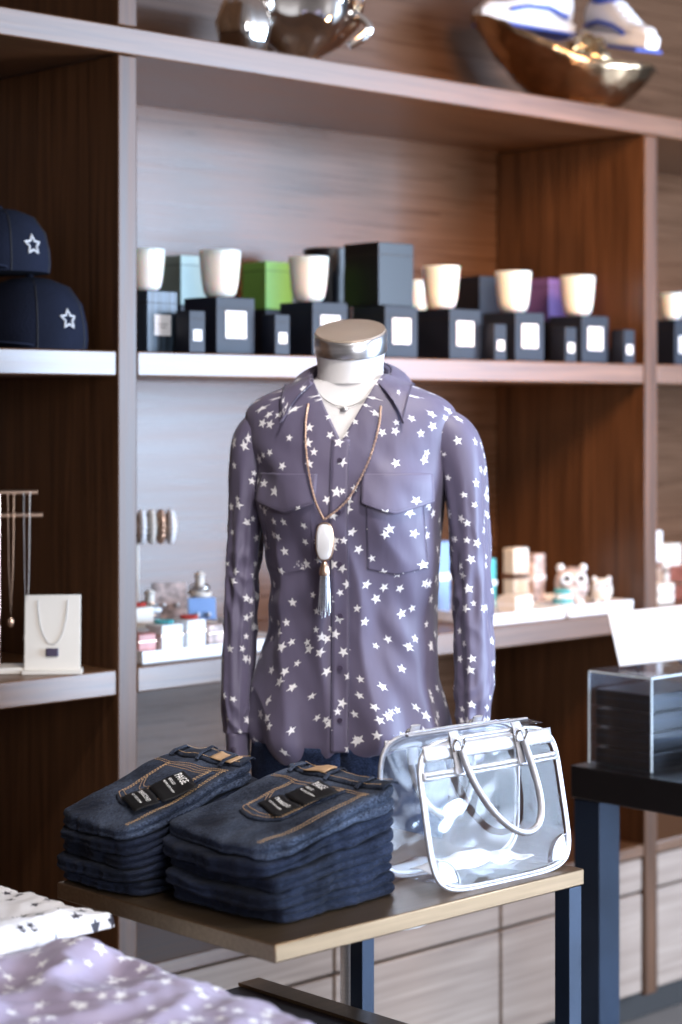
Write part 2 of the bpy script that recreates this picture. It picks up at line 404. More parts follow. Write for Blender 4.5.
R = []
for i in range(60):
    z = .66+(1.60-.66)*i/59
    R.append([tors(2*pi*j/64, z, -.014, False) for j in range(64)])
for z, r in ((1.61, .058), (1.625, .0575), (1.64, .059), (1.650, .0605)):
    R.append([Vector((r*math.sin(2*pi*j/64), -r*math.cos(2*pi*j/64), z+.25*(-r*math.cos(2*pi*j/64)))) for j in range(64)])
MB().rings(R).obj('body', M_WHITEFORM, man, smooth=60)
def ncap(r0, zf, zs): return [Vector((r0*math.sin(2*pi*j/48), -r0*math.cos(2*pi*j/48), zf+zs*(-r0*math.cos(2*pi*j/48)))) for j in range(48)]
MB().rings([ncap(.0625, 1.651, .25), ncap(.064, 1.653, .25), ncap(.064, 1.684, .36), ncap(.0625, 1.687, .36)]).obj('neck_cap', M_SILVER, man, smooth=50)
MB().rings([ncap(.0618, 1.6872, .36), ncap(.061, 1.690, .36)]).obj('neck_cap_top', M_CAPTOP, man, smooth=50)
MB().lathe([(.018, .03), (.018, .69)]).obj('pole', M_SILVER, man)
MB().lathe([(.125, 0), (.125, .008), (.115, .014), (.03, .02), (.02, .035)], seg=48).obj('base', M_SILVER, man)
P = []
for i in range(30):
    z = .70+.275*i/29
    P.append([tors(2*pi*j/80, z, -.010+.003*noise.noise(Vector((j*.4, z*30, 2))), False) for j in range(81)])
grid('jeans', P, M_DENL, man, solid=.003)

nz_, nt_ = 230, 260
P = []; U = []
def vopen(z): return max(.002, (z-1.497)*.54) if z > 1.497 else .002
for i in range(nz_):
    t = i/(nz_-1)
    row = []; ur = []
    z0 = .955+(1.612-.955)*t
    a = sec(z0)[0]
    th0 = math.asin(min(.97, vopen(z0)/a)**(NE/2))
    acc = 0; last = None
    for j in range(nt_):
        th = th0+(2*pi-2*th0)*j/(nt_-1)
        ths = math.atan2(math.sin(th), math.cos(th))
        hemoff = (1-t)**6*(.012*math.sin(th*3)+.012*noise.noise(Vector((math.cos(th)*4, math.sin(th)*4, 0)))-.016*math.exp(-((ths+.05)/.22)**2))
        z = z0+hemoff
        p = tors(th, z)
        k = (1-t)
        if k > .94:
            q = (k-.94)/.06; p.x *= 1-.12*q*q; p.y *= 1-.12*q*q
        row.append(p)
        if last is not None: acc += math.hypot(p.x-last.x, p.y-last.y)
        last = p; ur.append(acc)
    mid = ur[-1]/2
    P.append(row)
    if z0 < 1.52: vac = [z0]*nt_
    else: vac = [v+(row[j]-P[i-1][j]).length for j, v in enumerate(vac)]
    U.append([((u-mid)+3, v) for u, v in zip(ur, vac)])
shirt = grid('shirt', P, M_SHIRT, man, U, solid=.0012)
shirt['label'] = 'lavender silk button shirt printed with white stars'

def strip(name, x0, x1, z0, z1, off, nx=6, nzz=120, m=M_SHIRT, thick=.0015, shape=None, xs=0, parent=None):
    P = []; U = []
    for i in range(nzz):
        z = z0+(z1-z0)*i/(nzz-1); r = []; u = []
        for j in range(nx):
            x = x0+(x1-x0)*j/(nx-1); zz = z
            if shape: x, zz = shape(j/(nx-1), i/(nzz-1))
            e = off(j/(nx-1), i/(nzz-1)) if callable(off) else off
            r.append(front(x, zz, e)); u.append((x+3+xs, zz))
        P.append(r); U.append(u)
    return grid(name, P, m, parent or shirt, U, solid=thick)
strip('placket', -.015, .015, .970, 1.500, .0030)
for xx in (-.0145, .0145):
    MB().tube([front(xx, .973+.522*i/80, .0048) for i in range(81)], .0005, 6).obj('placket_seam', M_SEAM, shirt)
for k in range(6):
    z = 1.465-.088*k
    p = front(0, z, .0055); b = MB()
    n = Vector((0, -1, 0))
    b.tube([p, p+n*.0022], .0045, 14); b.obj('button', M_BUTTON, shirt)
for sgn in (-1, 1):
    def shp(a, b, sgn=sgn):
        x = sgn*(.046+.092*a); bot = 1.280-(.010*(1-abs(2*a-1))); top = 1.43
        return x, bot+(top-bot)*b
    strip('pocket', 0, 0, 0, 0, .0012, 24, 40, M_SHIRT, .0007, shp, .07)
    for rail in (0, 1):
        MB().tube([front(*shp(rail, i/30), .0022) for i in range(31)], .0003, 6).obj('pocket_seam', M_SEAM, shirt)
    MB().tube([front(*shp(i/30, 0), .0022) for i in range(31)], .0003, 6).obj('pocket_seam', M_SEAM, shirt)
    def shf(a, b, sgn=sgn):
        x = sgn*(.038+.110*a); bot = 1.394-.020*(1-abs(2*a-1))**.8; top = 1.442
        return x, bot+(top-bot)*b
    strip('pocket_flap', 0, 0, 0, 0, lambda a, b: .0030+.0060*(1-b)**1.5, 24, 20, M_COLLAR, .0018, shf, .11)
    MB().tube([front(*shf(i/24, .10), .0098) for i in range(25)], .0004, 6).obj('flap_seam', M_SEAM, shirt)

def catmull(pts, n):
    out = []
    for s in range(n):
        t = s/(n-1)*(len(pts)-1); i = min(int(t), len(pts)-2); f = t-i
        p0, p1, p2, p3 = pts[max(i-1, 0)], pts[i], pts[i+1], pts[min(i+2, len(pts)-1)]
        out.append([.5*((2*b)+(-a+c)*f+(2*a-5*b+4*c-d)*f*f+(-a+3*b-3*c+d)*f**3) for a, b, c, d in zip(p0, p1, p2, p3)])
    return out
def sleeve(pts, seed, cuffpts):
    pp = catmull(pts, 180); P = []; U = []
    acc = 0; last = None
    for i, (x, y, z, rx, ry) in enumerate(pp):
        a, b = pp[max(i-1, 0)], pp[min(i+1, len(pp)-1)]
        t = Vector((b[0]-a[0], b[1]-a[1], b[2]-a[2])).normalized()
        ny = Vector((0, 1, 0)); ny = (ny-t*ny.dot(t)).normalized(); nx = t.cross(ny)
        c = Vector((x, y, z))
        if last is not None: acc += (c-last).length
        last = c
        r = []; u = []
        for j in range(73):
            an = 2*pi*j/72
            dx, dy = math.cos(an), math.sin(an)
            sx = math.copysign(abs(dx)**.85, dx); sy = math.copysign(abs(dy)**.85, dy)
            base = c+nx*(rx*sx)+ny*(ry*sy)
            fade = sm((i-45)/40)
            w = fade*.0065*(ridge(Vector((dx*1.3+seed, dy*1.3, z*1.5)))-.5)
            w += fade*.0035*math.exp(-((dy+.85)/.18)**2)*math.exp(-(dx/.45)**2)
            w += fade*.0020*noise.noise(Vector((dx*2.4+seed+z*8, dy*2.4, z*6)))
            w += fade*.0026*math.exp(-((z-1.24)/.09)**2)*(ridge(Vector((dx*1.6+seed, dy*1.6+z*10, z*22)))-.5)*2
            w += fade*.0020*math.exp(-((z-1.02)/.07)**2)*(ridge(Vector((dx*1.6+seed, dy*1.6-z*10, z*26)))-.5)*2
            r.append(base+nx*(w*dx)+ny*(w*dy)); u.append((an*(rx+ry)/2+seed, -acc*1.1))
        P.append(r); U.append(u)
    grid('sleeve', P, M_SHIRT, shirt, U, solid=.0012)
    (x0, y0, z0, rx, ry), (x1, y1, z1, rx1, ry1) = cuffpts
    P = []; U = []
    for i in range(10):
        t = i/9; r = []; u = []
        for j in range(41):
            an = 2*pi*j/40
            r.append(Vector((x0+(x1-x0)*t+(rx+(rx1-rx)*t)*math.cos(an), y0+(y1-y0)*t+(ry+(ry1-ry)*t)*math.sin(an), z0+(z1-z0)*t))); u.append((an*.03+seed, z0-t*.06))
        P.append(r); U.append(u)
    grid('cuff', P, M_COLLAR, shirt, U, solid=.002)
    MB().ball((x1, y1-(ry+ry1)/2-.002, (z0+z1)/2), .005, 10, sc=(1, .4, 1)).obj('button', M_BUTTON, shirt)
sleeve([(-.120,0,1.506,.052,.050),(-.147,0,1.505,.050,.050),(-.168,.002,1.490,.043,.053),(-.178,.003,1.445,.036,.055),(-.184,.003,1.37,.030,.053),(-.191,0,1.26,.027,.051),(-.196,-.01,1.15,.026,.048),(-.197,-.02,1.05,.025,.044),(-.195,-.028,.985,.020,.039)], 10,
       ((-.195,-.028,.99,.021,.040),(-.193,-.033,.935,.019,.038)))
sleeve([(.120,0,1.506,.052,.050),(.153,0,1.506,.050,.050),(.182,.002,1.492,.045,.054),(.198,.003,1.445,.039,.057),(.206,.003,1.37,.034,.056),(.212,0,1.26,.032,.054),(.217,-.01,1.15,.032,.051),(.218,-.02,1.06,.030,.048),(.215,-.028,1.0,.024,.041)], 20,
       ((.215,-.028,1.005,.025,.042),(.213,-.033,.95,.023,.040)))

def outside(p, e=.010):
    for _ in range(80):
        a, bf, bb = sec(p.z); b = (bf if p.y < 0 else bb)
        v = abs(p.x/(a+e))**NE+abs(p.y/(b+e))**NE
        if v >= 1: break
        if p.y < -.030: p.y -= .001; p.z += .0002
        else: p.z += .001
    return p
P = []; U = []
NS, NT = 140, 16
for i in range(NS+1):
    s = -1+2*i/NS; ph = s*math.radians(128); r = []
    fz = 1.642-.050*s*s
    f = Vector((.072*math.sin(ph), .066*math.cos(ph), fz))
    o1 = Vector((.112*math.sin(ph), .096*math.cos(ph), fz-.030))
    w = max(0, (abs(s)-.62)/.38); w = w*(.7+.3*w)
    tip = Vector((math.copysign(.106, s), -.098, 1.528))
    o1 = o1.lerp(tip, w)
    for j in range(NT+1):
        t = j/NT; p = f.lerp(o1, t)
        rad = Vector((p.x, p.y, 0)).normalized()
        p += rad*(.004*math.sin(pi*t))+Vector((0, 0, .005*math.sin(pi*t)))
        r.append(outside(p, .003+.006*min(1, t*3)))
    P.append(r)
for _ in range(3):
    Q = [[p.copy() for p in r] for r in P]
    for i in range(1, NS):
        for j in range(1, NT): Q[i][j] = (P[i-1][j]+P[i+1][j]+P[i][j-1]+P[i][j+1])/4
    P = Q
P = [[outside(p, .002+.006*min(1, 3*j/NT)) for j, p in enumerate(r)] for r in P]
ua = 0
for i in range(NS+1):
    if i: ua += (P[i][NT//2]-P[i-1][NT//2]).length
    va = 0; u = []
    for j in range(NT+1):
        if j: va += (P[i][j]-P[i][j-1]).length
        u.append((ua+5, va))
    U.append(u)
grid('collar', P, M_COLLAR, shirt, U, solid=.0025)
ed = [P[0][j] for j in range(1, NT)]+[P[i][NT] for i in range(NS+1)]+[P[NS][j] for j in range(NT-1, 0, -1)]
MB().tube([p+Vector((p.x, p.y, .02)).normalized()*.0014 for p in ed], .0010, 6).obj('collar_seam', M_SEAM, shirt)
P = []
for i in range(61):
    s = -1+2*i/60; ph = s*math.radians(138)
    P.append([Vector((.0680*math.sin(ph), .0635*math.cos(ph), 1.596-.024*s*s+(.042-.026*s*s)*j/5)) for j in range(6)])
grid('collar_stand', P, M_COLLAR, shirt, [[(i*.006+7, j*.006) for j in range(6)] for i in range(61)], solid=.0015)

nk = tag(empty('pendant_necklace', (MX, MY, 0), MROT), 'long rose gold chain with white stone pendant and silver tassel', 'necklace')
b = MB()
zt = 1.365; px = -.022
left = [(-.058, 1.560), (-.060, 1.52), (-.052, 1.46), (-.037, 1.40), (px, zt)]
right = [(.064, 1.556), (.062, 1.52), (.046, 1.46), (.016, 1.40), (px, zt)]
for side in (left, right):
    pts = catmull([list(q) for q in side], 72)
    for i in range(len(pts)-1):
        x, z = pts[i]; p = front(x, z, .0125 if z < 1.51 else .0105)
        b.ball(p, .0026 if i % 2 else .0018, 8)
b.obj('chain', M_ROSE, nk)
c = front(px, 1.328, .013)
def gem(c, w, h, d, mi, b):
    R = []
    for yy, s in ((d, .80), (d*.4, 1.0), (-d*.4, 1.0), (-d, .78)):
        R.append([Vector((c.x+w*s*math.copysign(abs(math.cos(2*pi*j/24))**.7, math.cos(2*pi*j/24)), c.y+yy, c.z+h*s*math.copysign(abs(math.sin(2*pi*j/24))**.9, math.sin(2*pi*j/24)))) for j in range(24)])
    b.rings(R, mi)
b = MB(); gem(c, .016, .033, .004, 0, b); b.obj('pendant_rim', M_ROSE, nk)
b = MB(); gem(c+Vector((0, -.004, 0)), .0135, .030, .004, 0, b); b.obj('pendant_stone', mat('white_stone', (.82, .82, .84), .15, coat=.6, var=.04), nk)
b = MB(); c2 = c+Vector((0, -.002, -.033))
b.lathe([(.003, 0), (.006, -.004), (.0085, -.012), (.0095, -.02), (.0085, -.024)], c2, 16); b.obj('tassel_cap', M_ROSE, nk)
b = MB()
for k in range(14):
    a = 2*pi*k/14; r0 = .0065
    p = c2+Vector((r0*math.cos(a), r0*.6*math.sin(a), -.022)); L_ = .060+.014*random.random()
    b.tube([p, p+Vector((.002*math.cos(a), 0, -L_*.5)), p+Vector((.003*math.cos(a)+random.uniform(-.002, .002), 0, -L_))], .0010, 6)
b.obj('tassel', M_SILVER, nk)
ck = tag(empty('fine_chain_necklace', (MX, MY, 0), MROT), 'fine short silver chain necklace around the form neck', 'necklace')
b = MB(); R = []
for i in range(61):
    a = -pi*.52+pi*1.04*i/60; x = .060*math.sin(a)
    z = 1.592-.036*math.cos(a)**2
    p = front(x, z, -.0095, False) if abs(x) < sec(z)[0]*.95 else Vector((x, -.02, z))
    R.append(p)
b.tube(R, .0009, 6); m_ = R[30]; b.ball((m_.x, m_.y-.003, m_.z-.005), .0045, 10, sc=(1.6, .5, 1)); b.obj('chain', M_SILVER, ck)

# ------------------------------------------------------------------ folded textiles
def folded(name, c, z0, hu, hv, rot, k_, NN, Ha, Hb, m, seed, amp=.002, layers=2, ex=5.0, nphi=200, topbump=0, sg=0, wob=.03, groove=.0075):
    def H(u, v):
        q = (u/.126+1)/2; q = max(-.1, min(1.1, q))
        return (Ha+(Hb-Ha)*(q*.75+sm(q)*.25))
    def B(k, u, v):
        if k <= 0: return 0
        return .34*noise.noise(Vector((u*14+k*7.3+sg, v*14, k*2.1)))
    def outl(ph, ins):
        cs, sn = math.cos(ph), math.sin(ph)
        r = 1/((abs(cs)**ex+abs(sn)**ex)**(1/ex))
        w = 1+wob*noise.noise(Vector((cs*2.6+seed, sn*2.6, seed*1.7)))+wob*.45*noise.noise(Vector((cs*9+seed, sn*9, seed*1.7)))
        u = cs*r*hu*w; v = sn*r*hv*w
        L_ = math.hypot(u, v); k = max(0, (L_-ins)/L_)
        return u*k, v*k
    prof = []
    for s in (.03, .15, .3, .45, .6, .72, .84, .94): prof.append((s, None, 1.0))
    prof.append((1, .0042, .99))
    for l in range(layers-1, -1, -1):
        a = l/layers; d = 1/layers
        prof += [(1, .0008, a+d*.90), (1, -.0012, a+d*.70), (1, -.0014, a+d*.40), (1, .0010, a+d*.16)]
        if l: prof.append((2, groove, a+.003))
    prof.append((1, .011, .03))
    for s in (.7, .3, .03): prof.append((s, None, .03))
    def zf(u, v, f):
        kk0 = k_+B(k_, u, v); kk1 = k_+1+(B(k_+1, u, v) if k_+1 < NN else .5*B(k_+1, u, v))
        F = (kk0+(kk1-kk0)*f)/NN
        w = amp*.5*noise.noise(Vector((u*40+seed, v*34, seed+f*3)))
        if f > .9 and k_ == NN-1: w += topbump*ridge(Vector((u*9+seed, v*13, 3.3)))+amp*noise.noise(Vector((u*18+seed, v*18, seed)))
        return F*H(u, v)+w
    V = []; F = []; UVv = []
    for (s, ins, f) in prof:
        for j in range(nphi):
            ph = 2*pi*j/nphi
            if ins is None:
                u, v = outl(ph, .0042); u *= s; v *= s
            else:
                ii = ins
                if s == 2:
                    u, v = outl(ph, 0)
                    ii = ins*sm((u/hu+.98)/.25)-.001
                u, v = outl(ph, ii)
            V.append((u, v, zf(u, v, f))); UVv.append((u+seed, v+(1-f)*.02))
    n = nphi
    for i in range(len(prof)-1):
        for j in range(n):
            k = (j+1) % n; F.append((i*n+j, (i+1)*n+j, (i+1)*n+k, i*n+k))
    F.append(tuple(range(n))); F.append(tuple(range((len(prof)-1)*n+n-1, (len(prof)-1)*n-1, -1)))
    me = bpy.data.meshes.new(name); me.from_pydata(V, [], F); me.materials.append(m)
    ul = me.uv_layers.new(name='UVMap')
    for lp in me.loops: ul.data[lp.index].uv = UVv[lp.vertex_index]
    me.update(); me.shade_smooth()
    o = bpy.data.objects.new(name, me); COL.objects.link(o); o.location = (c[0], c[1], z0); o.rotation_euler = (0, 0, rot)
    return o, (lambda u, v, off=0: Vector((u, v, zf(u, v, 1.0)+off)))

def jean_details(o, top, hu, hv, tagc, tagrot, patchv, pk):
    P = []
    for i in range(9):
        a = i/8; r = []
        for j in range(70):
            v = -hv*.985+1.97*hv*j/69; u = hu*(.74+.245*a)-.010*(1-(v/hv)**2)
            r.append(top(u, v, .0045 if 0 < i < 8 else .0005))
        P.append(r)
    grid('waistband', P, M_DEN, o, solid=.001)
    for v in (-hv*.62, hv*.02, hv*.78):
        b = MB(); pts = [top(hu*.66-.006, v, .003), top(hu*.74-.006, v, .0085), top(hu*.92-.006, v, .009), top(hu*.985-.006, v, .003)]
        b.tube(pts, .0045, 8, flat=.3); b.obj('belt_loop', M_DEN, o)
    P = [[top(hu*(.75+.20*i/5)-.007, patchv-.026+.052*j/9, .0068) for j in range(10)] for i in range(6)]
    grid('leather_patch', P, M_LEATHER, o, solid=.001)
    pu, pv, pw, pl = pk
    def pc(a, b_):
        tip = .15*(1-abs(a)**1.5)
        return pu-pl*(b_*(.85+tip)), pv+a*pw*(1-.14*b_)
    P = []
    for i in range(24):
        r = []
        for j in range(30):
            u, v = pc(-1+2*j/29, i/23); e = 0 < i < 23 and 0 < j < 29
            r.append(top(u, v, .0034 if e else .0010))
        P.append(r)
    grid('back_pocket', P, M_DEN, o, solid=.0008)
    st = MB()
    def dashes(poly, off=.0050, L_=.003, gap=.002, w=.00055):
        pts = []
        for (a, b_) in zip(poly[:-1], poly[1:]):
            d = math.dist(a, b_); n = max(1, int(d/.001))
            pts += [(a[0]+(b_[0]-a[0])*k/n, a[1]+(b_[1]-a[1])*k/n) for k in range(n)]
        i = 0; per = int((L_+gap)*1000)
        while i+3 < len(pts):
            p, q = pts[i], pts[i+3]
            st.tube([top(*p, off), top(*q, off)], w, 5); i += per
    for ins in (.94, .86):
        poly = [pc(-ins, .02)]+[pc(-ins+2*ins*k/12, .97*(ins+.045)) for k in range(13)]+[pc(ins, .02)]
        dashes(poly)
    dashes([pc(-.95, .07), pc(.95, .07)]); dashes([pc(-.95, .13), pc(.95, .13)])
    for e in (0, .07): dashes([pc(-.85+1.7*k/12, .45+e+.16*math.sin(pi*abs(-1+2*k/12))) for k in range(13)])
    for uu in (.58, .54):
        dashes([(hu*uu-.012*(k/10), -hv*.93+1.86*hv*k/10) for k in range(11)], .0012)
    for uu in (.775, .945): dashes([(hu*uu-.010*(1-(-1+2*k/10)**2), -hv*.9+1.8*hv*k/10) for k in range(11)], .0060)
    for vv in (-.88, -.83): dashes([(-hu*.9, hv*vv), (hu*.6, hv*vv)], .0012)
    st.obj('stitching', M_STITCH, o)
    tu, tv = tagc; cr, sr = math.cos(tagrot), math.sin(tagrot)
    def fn(off):
        return lambda x, y: top(tu+y*cr+x*sr, tv-x*cr+y*sr, off)
    g = MB()
    for (y0, y1) in ((-.010, .044), (-.050, -.0125)):
        f1 = fn(.0072)
        R0 = [[f1(-.036+.072*i/10, y0+(y1-y0)*j/8) for i in range(11)] for j in range(9)]
        g.rings(R0, closed=False, caps=False)
    tg = g.obj('hang_tag', M_TAG, o, solid=.001); tg['label'] = 'black card hang tag with white lettering'
    F = fn(.0084)
    text_on('PAIGE', .0150, M_PRINT, tg, 'lettering', lambda x, y: F(x-.011, y+.033))
    text_on('VERDUGO', .0058, M_PRINT, tg, 'lettering', lambda x, y: F(x-.016, y+.020))
    text_on('MID RISE ULTRA SKINNY', .0045, M_PRINT, tg, 'lettering', lambda x, y: F(x-.004, y+.012))
    text_on('TRANSCEND', .0088, M_PRINT, tg, 'lettering', lambda x, y: F(x-.004, y-.025))
    text_on('SOFT STRETCH DENIM', .0044, M_PRINT, tg, 'lettering', lambda x, y: F(x-.004, y-.036))

zt0 = .8705
NR = 5
for i in range(NR):
    r = math.radians(6-12*i/(NR-1)+random.uniform(-2.5, 2.5)); c = (1.872+random.uniform(-.006, .006), 2.078+random.uniform(-.004, .004))
    t_ = i == NR-1
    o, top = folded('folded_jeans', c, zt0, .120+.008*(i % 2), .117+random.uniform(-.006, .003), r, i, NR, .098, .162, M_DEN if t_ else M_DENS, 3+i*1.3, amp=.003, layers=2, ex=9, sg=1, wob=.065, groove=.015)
    if t_:
        jean_details(o, top, .120, .116, (.012, -.026), math.radians(-14), .042, (.062, -.006, .060, .122))
        tag(o, 'dark indigo folded jeans topping the stack beside the clear bag', 'jeans', 'stack of folded jeans')
    else: tag(o, 'dark indigo denim jeans folded flat in a stack', 'jeans', 'stack of folded jeans')
for i in range(NR):
    r = math.radians(2-8*i/(NR-1)+random.uniform(-2.5, 2.5)); c = (1.826+random.uniform(-.006, .006), 2.296+random.uniform(-.002, .002))
    t_ = i == NR-1
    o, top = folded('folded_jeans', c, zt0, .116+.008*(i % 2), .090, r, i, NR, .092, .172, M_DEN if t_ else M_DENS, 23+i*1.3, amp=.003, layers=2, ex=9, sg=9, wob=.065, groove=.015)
    if t_:
        jean_details(o, top, .116, .089, (-.020, -.040), math.radians(-18), -.045, (.054, -.010, .056, .118))
        tag(o, 'dark indigo folded jeans topping the stack at the table corner', 'jeans', 'second stack of folded jeans')
    else: tag(o, 'dark indigo denim jeans folded flat in a stack', 'jeans', 'second stack of folded jeans')

def crumple(name, loc, hx, hy, h, m, seed, amp, rot=0, n=170):
    P = []; U = []
    for i in range(n):
        r = []; u = []
        for j in range(n):
            a, b_ = -1+2*i/(n-1), -1+2*j/(n-1)
            e = min(1-abs(a), 1-abs(b_)); k = min(1, e/.07)
            x = a*hx*(1+.05*noise.noise(Vector((b_*2.5+seed, a, 1)))+.03*noise.noise(Vector((b_*12+seed, a, 1)))); y = b_*hy*(1+.06*noise.noise(Vector((a*2.5+seed, b_, 5)))+.03*noise.noise(Vector((a*12+seed, b_, 5))))
            wx = x+.05*noise.noise(Vector((x*7+seed, y*7, 0))); wy = y+.05*noise.noise(Vector((x*7, y*7+seed, 4)))
            z = h*math.sqrt(max(0, 1-(1-k)**2))
            f1 = noise.noise(Vector((wx*6+wy*4+seed, wy*12-wx*6, 2))); f2 = ridge(Vector((wx*6-wy*5+seed, wy*16+wx*7, 7)))
            z += min(1, e/.2)*amp*(.9*f1+.35*sm(f2)-.1)
            z += k*.003*noise.noise(Vector((x*40+seed, y*40, 2)))
            r.append(Vector((x, y, max(0, z)))); u.append((x+seed, y+(1-k)*.03))
        P.append(r); U.append(u)
    return grid(name, P, m, None, U, loc, rot, flip=True)
for i in range(4):
    o, top = folded('folded_shirt', (1.345+random.uniform(-.008, .008), 1.87), .607, .20, .225, math.radians(3-2*i), i, 4, .215, .215, M_SHIRTF, 41+i, amp=.004, layers=3, ex=5)
    tag(o, 'folded lavender blouse printed with white stars', 'shirt', 'folded lavender shirts')
o = crumple('folded_shirt', (1.338, 1.885, .830), .212, .245, .034, M_SHIRTF, 5, .026, math.radians(-3)); tag(o, 'loosely crumpled lavender star blouse on top of the pile', 'shirt', 'folded lavender shirts')
for i in range(4):
    o, top = folded('folded_shirt', (1.41, 2.250), .607, .175, .112, math.radians(-2+i), i, 4, .252, .252, M_WSTAR, 61+i, amp=.004, layers=3, ex=5)
    tag(o, 'folded white blouse printed with small dark stars', 'shirt', 'folded white shirts')
o = crumple('folded_shirt', (1.415, 2.240, .862), .195, .122, .020, M_WSTAR, 15, .016, math.radians(4)); tag(o, 'white blouse with small dark stars laid on the pile', 'shirt', 'folded white shirts')

# ------------------------------------------------------------------ clear bag
bag = tag(empty('handbag', (2.02, 1.925, .8712), math.radians(-2)), 'clear vinyl satchel handbag with silver leather trim and handles', 'handbag')
BL, BD, BH, BTp = .289, .112, .208, .070
def bagp(x, z, face):
    lean = (BD-BTp)*z/BH if face == 0 else 0
    q = math.sin(pi*min(max(x/BL, 0), 1))*math.sin(pi*min(z/BH, 1))
    return Vector((x, lean-.006*q if face == 0 else BD+.006*q, z))
def rrect(n=100, ins=0):
    out = []
    W, Hh = BL-2*ins, BH-2*ins
    for k in range(n):
        a = 2*pi*k/n; ex = 5.5
        cs, sn = math.cos(a), math.sin(a); r = 1/((abs(cs)**ex+abs(sn)**ex)**(1/ex))
        out.append((BL/2+cs*r*W/2, BH/2+sn*r*Hh/2))
    return out
for fc in (0, 1):
    b = MB(); R = []
    for s in (.02, .25, .5, .75, .96, 1):
        R.append([bagp(BL/2+(x-BL/2)*s, BH/2+(z-BH/2)*s, fc) for x, z in rrect(ins=.001)])
    b.rings(R, caps=False); b.obj('clear_panel', M_PVC, bag, smooth=60)
    b = MB(); b.tube([bagp(x, z, fc)+Vector((0, -.001 if fc == 0 else .001, 0)) for x, z in rrect(160)], .0030, 10, closed=True); b.obj('piping', M_SLEATH, bag)
    b = MB()
    ro = [bagp(x, z, fc)+Vector((0, (-.002 if fc == 0 else .002), 0)) for x, z in rrect(160, ins=.002)]
    ri = [bagp(x, z, fc)+Vector((0, (-.002 if fc == 0 else .002), 0)) for x, z in rrect(160, ins=.0068)]
    b.rings([ro, ri], caps=False); b.obj('binding', M_SLEATH, bag, solid=.0015)
b = MB(); n = 160; A = [bagp(x, z, 0) for x, z in rrect(n)]; B_ = [bagp(x, z, 1) for x, z in rrect(n)]
Rg = [[a.lerp(c_, t) for a, c_ in zip(A, B_)] for t in (0, .25, .5, .75, 1)]
b.rings(Rg, caps=False); b.obj('gusset', M_PVC, bag, smooth=60)
for (z, w, fc, ind) in ((BH-.016, .011, 0, .012), (BH-.046, .006, 0, .005), (BH-.014, .008, 1, .012)):
    P = [[bagp(ind+(BL-2*ind)*j/40, z-w+2*w*i/4, fc)+Vector((0, -.0035 if fc == 0 else .0035, 0)) for j in range(41)] for i in range(5)]
    grid('zip_band', P, M_SLEATH, bag, solid=.0015)
b = MB()
for k in range(70):
    p = bagp(.012+(BL-.024)*k/69, BH-.046, 0); b.box(p.x-.0012, p.x+.0012, p.y-.0062, p.y-.0045, p.z-.002, p.z+.002)
b.obj('zipper', M_CHROME, bag)
P = [[Vector((.018+(BL-.036)*j/30, BD-BTp+.004+(BTp-.008)*i/6, BH+.001+.002*math.sin(pi*i/6))) for j in range(31)] for i in range(7)]
grid('top_closure', P, M_PVC, bag, solid=.001)
b = MB(); b.tube([Vector((.02+(BL-.04)*j/20, BD-BTp/2, BH+.005)) for j in range(21)], .004, 8, flat=.5); b.obj('zipper', M_SLEATH, bag)
for cx in (0, 1):
    P = []
    for i in range(10):
        r = []
        for j in range(12):
            rad = .036*i/9; an = pi/2*j/11
            x = .012+rad*math.cos(an); z = .012+rad*math.sin(an)
            if cx: x = BL-x
            r.append(bagp(x, z, 0)+Vector((0, -.003, 0)))
        P.append(r)
    grid('corner_patch', P, M_FROST, bag, solid=.0008)
    b = MB(); b.tube([bagp((.012+.036*math.cos(pi/2*j/14)) if not cx else BL-(.012+.036*math.cos(pi/2*j/14)), .012+.036*math.sin(pi/2*j/14), 0)+Vector((0, -.004, 0)) for j in range(15)], .0008, 6); b.obj('patch_seam', M_SLEATH, bag)
for fc, s in ((0, -1), (1, 1)):
    for hx in (.075, .205):
        b = MB()
        P_ = [bagp(hx, BH-.048+.058*k/8, fc)+Vector((0, s*(.007 if k < 8 else .004), 0)) for k in range(9)]
        b.tube(P_, .010, 10, flat=.28, up=(0, 1, 0)); b.obj('handle_tab', M_SLEATH, bag)
        b = MB(); c0 = bagp(hx, BH-.008, fc)+Vector((0, s*.012, 0))
        b.tube([c0+Vector((.011*math.cos(2*pi*k/20), s*.003*math.sin(2*pi*k/20), .011*math.sin(2*pi*k/20))) for k in range(20)], .0022, 8, closed=True); b.obj('handle_ring', M_CHROME, bag)
    b = MB(); pts = []
    for k in range(41):
        t = k/40; a = pi*t
        x = .14-.065*math.cos(a)+(.034*math.sin(a)**1.0)
        dz = .125*math.sin(a)**.75
        z = BH-.014-dz; y = bagp(x, max(z, 0), fc).y+s*(.016+.010*math.sin(a))
        pts.append((x, y, z))
    b.tube(pts, .0054, 12); b.obj('handle', M_SLEATH, bag)
P = []
for i in range(40):
    r = []
    for j in range(40):
        x = (i/39-.5)*.20; y = (j/39-.5)*.06; e = ridge(Vector((x*18, y*26, 4)))
        r.append(Vector((x, y, .008+.020*math.exp(-((x+.01)/.08)**2)*(.55+.45*e)*(1-(2*y/.08)**2)+.005*abs(e))))
    P.append(r)
ti = grid('tissue_paper', P, M_WHITE, None, None, (2.165, 1.985, .8735), math.radians(-2), solid=.0008)
tag(ti, 'crumpled white tissue paper filling the clear bag', 'tissue paper')

